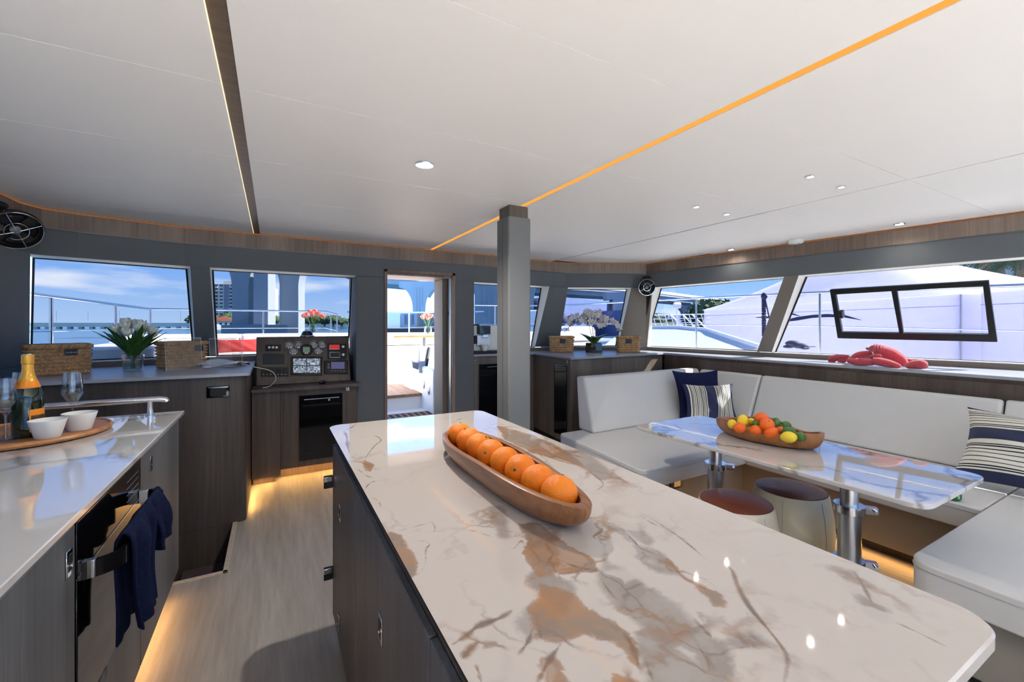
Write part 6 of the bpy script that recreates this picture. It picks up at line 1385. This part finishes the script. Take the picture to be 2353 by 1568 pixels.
MB().hexa([(a.x, a.y, -1.6), (b2.x, b2.y, -1.6), (b2.x, b2.y+10, -1.6), (a.x, a.y+10, -1.6)], [(a.x, a.y, 1.5), (b2.x, b2.y, 1.5), (b2.x, b2.y+10, 1.5), (a.x, a.y+10, 1.5)]).build('wall', m_twg, fnd)
# big shaded structure behind the windows right of the door
c = far(1230, 60, 0); bs_ = thing('boat_shed', 'large blue grey shaded wharf building below the bridge', 'building', (c.x, c.y, -1.6)); a, b2 = far(1275, 106), far(1425, 140)
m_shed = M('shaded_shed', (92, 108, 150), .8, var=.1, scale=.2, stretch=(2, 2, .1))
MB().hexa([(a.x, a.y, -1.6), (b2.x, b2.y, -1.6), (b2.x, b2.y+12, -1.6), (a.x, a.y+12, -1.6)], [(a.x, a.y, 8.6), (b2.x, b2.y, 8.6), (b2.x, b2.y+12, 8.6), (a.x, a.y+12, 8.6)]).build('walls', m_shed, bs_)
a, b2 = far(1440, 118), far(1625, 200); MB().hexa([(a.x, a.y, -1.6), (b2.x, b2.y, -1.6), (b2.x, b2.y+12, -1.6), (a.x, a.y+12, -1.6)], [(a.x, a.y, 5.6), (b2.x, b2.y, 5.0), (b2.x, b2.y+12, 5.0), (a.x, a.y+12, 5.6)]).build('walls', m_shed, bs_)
# moored barge through the doorway
a, b2 = far(880, 62), far(1030, 62); bg_ = thing('moored_barge', 'grey moored barge with windows seen through the doorway', 'boat', (a.x, a.y, -1.6)); u = (b2-a)
def bq(f0, f1, z0, z1, o0, o1): p, q = a+u*f0, a+u*f1; return [(p.x, p.y+o0, z0), (q.x, q.y+o0, z0), (q.x, q.y+o1, z0), (p.x, p.y+o1, z0)], [(p.x, p.y+o0, z1), (q.x, q.y+o0, z1), (q.x, q.y+o1, z1), (p.x, p.y+o1, z1)]
MB().hexa(*bq(0, 1, -1.6, .9, -1, 7)).build('hull', m_blackm, bg_); MB().hexa(*bq(0, .52, .9, 3.3, 0, 5)).build('cabin', m_twg, bg_); MB().hexa(*bq(.52, 1, .9, 3.2, 1, 5)).build('cabin', m_cond, bg_)
MB().hexa(*bq(.03, .26, 1.0, 3.2, -.1, 0)).build('panel', m_tw, bg_)
for f0 in (.33, .38, .44): MB().hexa(*bq(f0, f0+.028, 1.5, 2.9, -.1, 0)).build('window', m_twin, bg_)
for f0 in (.58, .68, .78, .88): MB().hexa(*bq(f0, f0+.05, 1.4, 2.8, .9, 1)).build('window', m_twin, bg_)
MB().hexa(*bq(0, 1, .9, 1.0, -1.05, -.95)).build('rub_rail', hs_m, bg_)

# ================================================================== OUTSIDE: MARINA SIDE
dock = struct(MB().poly([(8.5, -30), (60, -30), (60, 30), (30, 40), (9.5, 9)], -1.2, -.9).build('dock', M('dock_paving', (190, 186, 178), .8, var=.1, scale=.6)), 'pale paved dock beside the boat')
def tent(name, lab, P0, P1, depth, zb_, ze, zp, marks=True, seed=0):
    a = Vector((*P0, 0)); b2 = Vector((*P1, 0)); d = (b2-a); L_ = d.length; d.normalize(); n_ = Vector((d.y, -d.x, 0))*(1 if Vector((d.y, -d.x, 0)).x > 0 else -1)
    t = thing(name, lab, 'tent', (a.x, a.y, zb_)); 
    def P(u, v, z): p = a+d*(u*L_)+n_*(v*depth); return Vector((p.x, p.y, z))
    def wallf(u, v): bow = -.05*math.sin(u*PI*3)*math.sin(v*PI); q = P(u, 0, zb_+(ze-zb_)*v)+n_*bow; return q
    MB().grid(wallf, 30, 8).build('wall', m_tent, t)
    MB().grid(lambda u, v: P(0, u, zb_+(ze-zb_)*v), 4, 3).build('wall', m_tent, t); MB().grid(lambda u, v: P(1, u, zb_+(ze-zb_)*v), 4, 3).build('wall', m_tent, t); MB().grid(lambda u, v: P(u, 1, zb_+(ze-zb_)*v), 4, 3).build('wall', m_tent, t)
    def roof(u, v):
        x, y = 2*u-1, 2*v-1; k = max(abs(x), abs(y)); h = (1-k); z = ze+(zp-ze)*(.55*h+.45*h*h); return P((x*1.02+1)/2, (y*1.02+1)/2, z)
    MB().grid(roof, 25, 25).build('roof', m_tent, t, sharp=25)
    b = MB()
    for u in (0, 1):
        b.cyl(P(u, .01, -.9), P(u, .01, ze), .025, n=8); b.cyl(P(u, 1, -.9), P(u, 1, ze), .05, n=8)
    b.build('pole', m_alu, t); MB().tube([P(0, -.002, ze-.28), P(1, -.002, ze-.28)], .012, 5).build('hem', m_tent, t)
    return t, P, n_
tn, TP, tnn = tent('event_tent', 'large white peaked tent with a navy wave mark beyond the side window', (18.6, 13.9), (14.4, 3.78), 6.0, -.9, 2.12, 4.6)
tent('event_tent', 'second white tent at the right edge of the side window', (14.22, 3.36), (10.0, -6.8), 6.0, -.9, 2.12, 4.3)
ta_, tb_ = Vector((18.6, 13.9, 0)), Vector((14.4, 3.78, 0))
def tw_(x, y, off=.07): n_ = Vector((-(tb_-ta_).y, (tb_-ta_).x, 0)).normalized(); n_ = n_ if n_.x < 0 else -n_; return pat(x, y, ta_, n_)+n_*off
def mark(pts_top, pts_bot):
    b = MB(); T = [tw_(*p) for p in pts_top]; Bt = [tw_(*p) for p in pts_bot]; n = len(T); b.add(T+Bt, [(i, i+1, n+i+1, n+i) for i in range(n-1)]); b.build('wave_mark', m_darkblue, tn, solid=.004)
mark([(1800, 738), (1835, 729), (1870, 724), (1905, 722), (1945, 724), (1985, 736)], [(1800, 741), (1835, 737), (1870, 731), (1905, 729), (1945, 730), (1985, 736.5)])
mark([(1740, 729), (1765, 728), (1800, 722), (1825, 720), (1842, 726)], [(1740, 730), (1765, 732), (1800, 729), (1825, 724), (1842, 727)])
# neighbouring yachts
ny = thing('white_yacht', 'white yacht foredeck with rails outside the side window', 'boat', (10, 6, -1.2))
def ya(x, y, X): return xat(x, y, X)
q = [ya(1480, 758, 9.5), ya(1622, 762, 8.9), ya(1742, 797, 7.2), ya(1475, 830, 8.6)]; hull = [v for v in q]

ypts = [ya(1440, 754, 10.6), ya(1560, 754, 10.2), ya(1622, 760, 9.2), ya(1745, 799, 7.4), ya(1600, 840, 6.9), ya(1440, 840, 7.2), ya(1380, 800, 8.2)]
MB().ext([p-Vector((0, 0, 2.75)) for p in ypts], (0, 0, 2.75)).build('hull', M('pale_grey_deck', (200, 202, 206), .5), ny)
MB().tube([ya(1440, 752, 10.6), ya(1560, 752, 10.2), ya(1625, 758, 9.2), ya(1747, 797, 7.4)], .05, 8).build('toe_rail', m_white, ny)
ny2 = thing('white_cruiser', 'white motor cruiser with dark cover outside the corner window', 'boat', (12, 14, -1.2))
a, b2 = far(1235, 15.5), far(1372, 17.5)
def hull2(f0, f1, z0, z1, dep=3.): p, q = a.lerp(b2, f0), a.lerp(b2, f1); return [(p.x, p.y, z0), (q.x, q.y, z0), (q.x, q.y+dep, z0), (p.x, p.y+dep, z0)], [(p.x, p.y, z1), (q.x, q.y, z1), (q.x, q.y+dep, z1), (p.x, p.y+dep, z1)]
MB().hexa(*hull2(0, 1, -1.5, 1.33)).build('hull', m_white, ny2, bevel=.2, seg=4); MB().hexa(*hull2(.05, .40, 1.32, 1.95)).build('cabin', m_white, ny2, bevel=.15, seg=4)
MB().hexa(*hull2(-.3, 1.6, .70, .78)).build('rub_rail', M('cruiser_stripe', (150, 152, 158), .5), ny2)
b = MB(); 
for f, s_ in ((.28, .28), (.46, .22), (.58, .2)): p = a.lerp(b2, f); b.ell((p.x, p.y-.3, 1.5+s_*.3), (s_, s_, s_*.9), nu=12, nv=8)
b.build('cover', M('dark_blue_cover', (58, 66, 92), .8, var=.4, scale=4), ny2)
ny3 = thing('marina_rail', 'tangle of white yacht rails and gangway in the side window', 'railing', (14, 16, 0)); b = MB()
for x0 in range(1485, 1625, 14): b.tube([dat(x0, 722, 17), dat(x0+9, 752, 17)], .02, 5)
for y in (722, 731, 741): b.tube([dat(1478, y+3, 17), dat(1632, y, 17)], .02, 5)
for x0 in (1540, 1568, 1590): b.tube([dat(x0, 722, 16), dat(x0+30, 752, 16)], .03, 5)
b.build('rail', m_white, ny3)
ant = thing('radar_mast', 'thin steel mast with antennas beyond the side window', 'mast', tuple(dat(1548, 748, 19))); b = MB(); b.tube([dat(1556, 748, 19), dat(1556, 705, 19)], .05, 6); b.tube([dat(1549, 702, 19), dat(1563, 702, 19)], .14, 6); b.build('mast_pole', m_white, ant)
for i, (px, D, h, w) in enumerate(((1625, 60, 5.6, 5.5), (1642, 58, 5.8, 5.5), (1505, 60, 3.6, 4.5), (1523, 62, 3.2, 5), (1606, 62, 4.4, 5))):
    tree(px, D, h, w, ['dense tree just left of the tent roof peak line in the side window', 'dense dark tree touching the white tent eave', 'low tree at the left edge of the side window', 'low tree behind the yacht rails', 'tree left of the dense clump by the tent'][i], 'trees behind the marina', 60+i, -.5, 420)
def palm(px, D, h, lab, seed):
    rnd = random.Random(seed); c = far(px, D, -.9); t = thing('palm_tree', lab, 'palm tree', tuple(c)); top = c+Vector((rnd.uniform(-.5, .5), rnd.uniform(-.5, .5), h)); MB().tube(smooth([c, c.lerp(top, .5)+Vector((.3, 0, 0)), top], 5), [.20]*11, 8).build('trunk', m_trunk, t)
    for k in range(20):
        a = k*2.4; el = rnd.uniform(-.25, 1.0); L_ = rnd.uniform(1.8, 2.5); b = MB(); pts = []
        for i in range(9):
            s_ = i/8; pts.append(top+Vector((math.cos(a)*L_*s_*math.cos(el*(1-s_*.3)), math.sin(a)*L_*s_*math.cos(el*(1-s_*.3)), L_*s_*math.sin(el)-1.7*s_*s_*(L_/2))))
        b.tube(pts, .02, 4); side = Vector((-math.sin(a), math.cos(a), 0))
        for i in range(24):
            s_ = (i+1)/25; f = s_*8; j = min(int(f), 7); p = pts[j].lerp(pts[j+1], f-j); ll = .55*math.sin(PI*(s_*.85+.1))
            for sg in (-1, 1): q = p+side*sg*ll*.8+Vector((0, 0, -ll*.75)); b.add([p+Vector((0, 0, .02)), p-Vector((0, 0, .03)), q], [(0, 1, 2)])
        b.build('frond', m_palm, t)
palm(2268, 23, 6.1, 'palm with leaning trunk above the tents on the right', 3); palm(2322, 25, 6.4, 'tall palm at the right edge of the side window', 8); palm(2360, 20, 5.6, 'palm cut by the right edge of the picture', 12)
# mooring gear on the rail
rp_ = thing('rope_hank', 'dark mooring rope hanging from the side railing', 'rope', tuple(xat(1755, 680, 5.93)))
b = MB(); 
for k in range(2):
    pts = []
    for i in range(60): f = i/59; p = xat(1755+.5*f, 684+88*f, 5.93); an = i*.85+k*PI; pts.append(p+Vector((.014*math.cos(an), .014*math.sin(an), 0)))
    b.tube(pts, .016, 6)
b.build('twisted_rope', m_darkblue, rp_); MB().tube([xat(1757, 682, 5.93), xat(1768, 732, 5.93)], .009, 6).build('tail', m_darkblue, rp_); MB().ell(xat(1756, 681, 5.93), (.04, .04, .05)).build('knot', m_darkblue, rp_)
bc = thing('mooring_bag', 'dark folded mooring cover lying on the side deck', 'cover', tuple(xat(1828, 803, 5.6)))
b = MB(); 
for x, y, rx, rz_ in ((1822, 790, .085, .04), (1838, 795, .09, .035), (1812, 797, .06, .02), (1850, 800, .04, .02)): b.ell(xat(x, y, 5.6), (.07, rx, rz_), nu=16, nv=10)
b.build('cover_cloth', m_darkblue, bc); MB().tube([xat(1850, 797, 5.6), xat(1874, 797, 5.6)], .004, 5).build('cord', m_darkblue, bc)
sdk = struct(MB().poly([(4.75, -3), (6.1, -3), (6.0, 4.5), (5.6, 7.3), (4.4, 4.4)], .6, .90).build('side_deck', m_white), 'white side deck outside the side windows')
hl = struct(MB().poly([(-2.0, -6), (6.1, -6), (6.0, 8.5), (-2.0, 8.8)], -1.62, -1.34).build('hull', m_white), 'white hull of the boat below deck level')
hl2 = struct(MB().poly([(-2.4, -10), (6.1, -10), (6.1, -2.7), (-2.4, -2.7)], -.1, -.02).build('aft_bounce_deck', m_white), 'white aft deck added unseen to bounce light into the cabin')  # unseen deck added to bounce sunlight up to the cabin ceiling
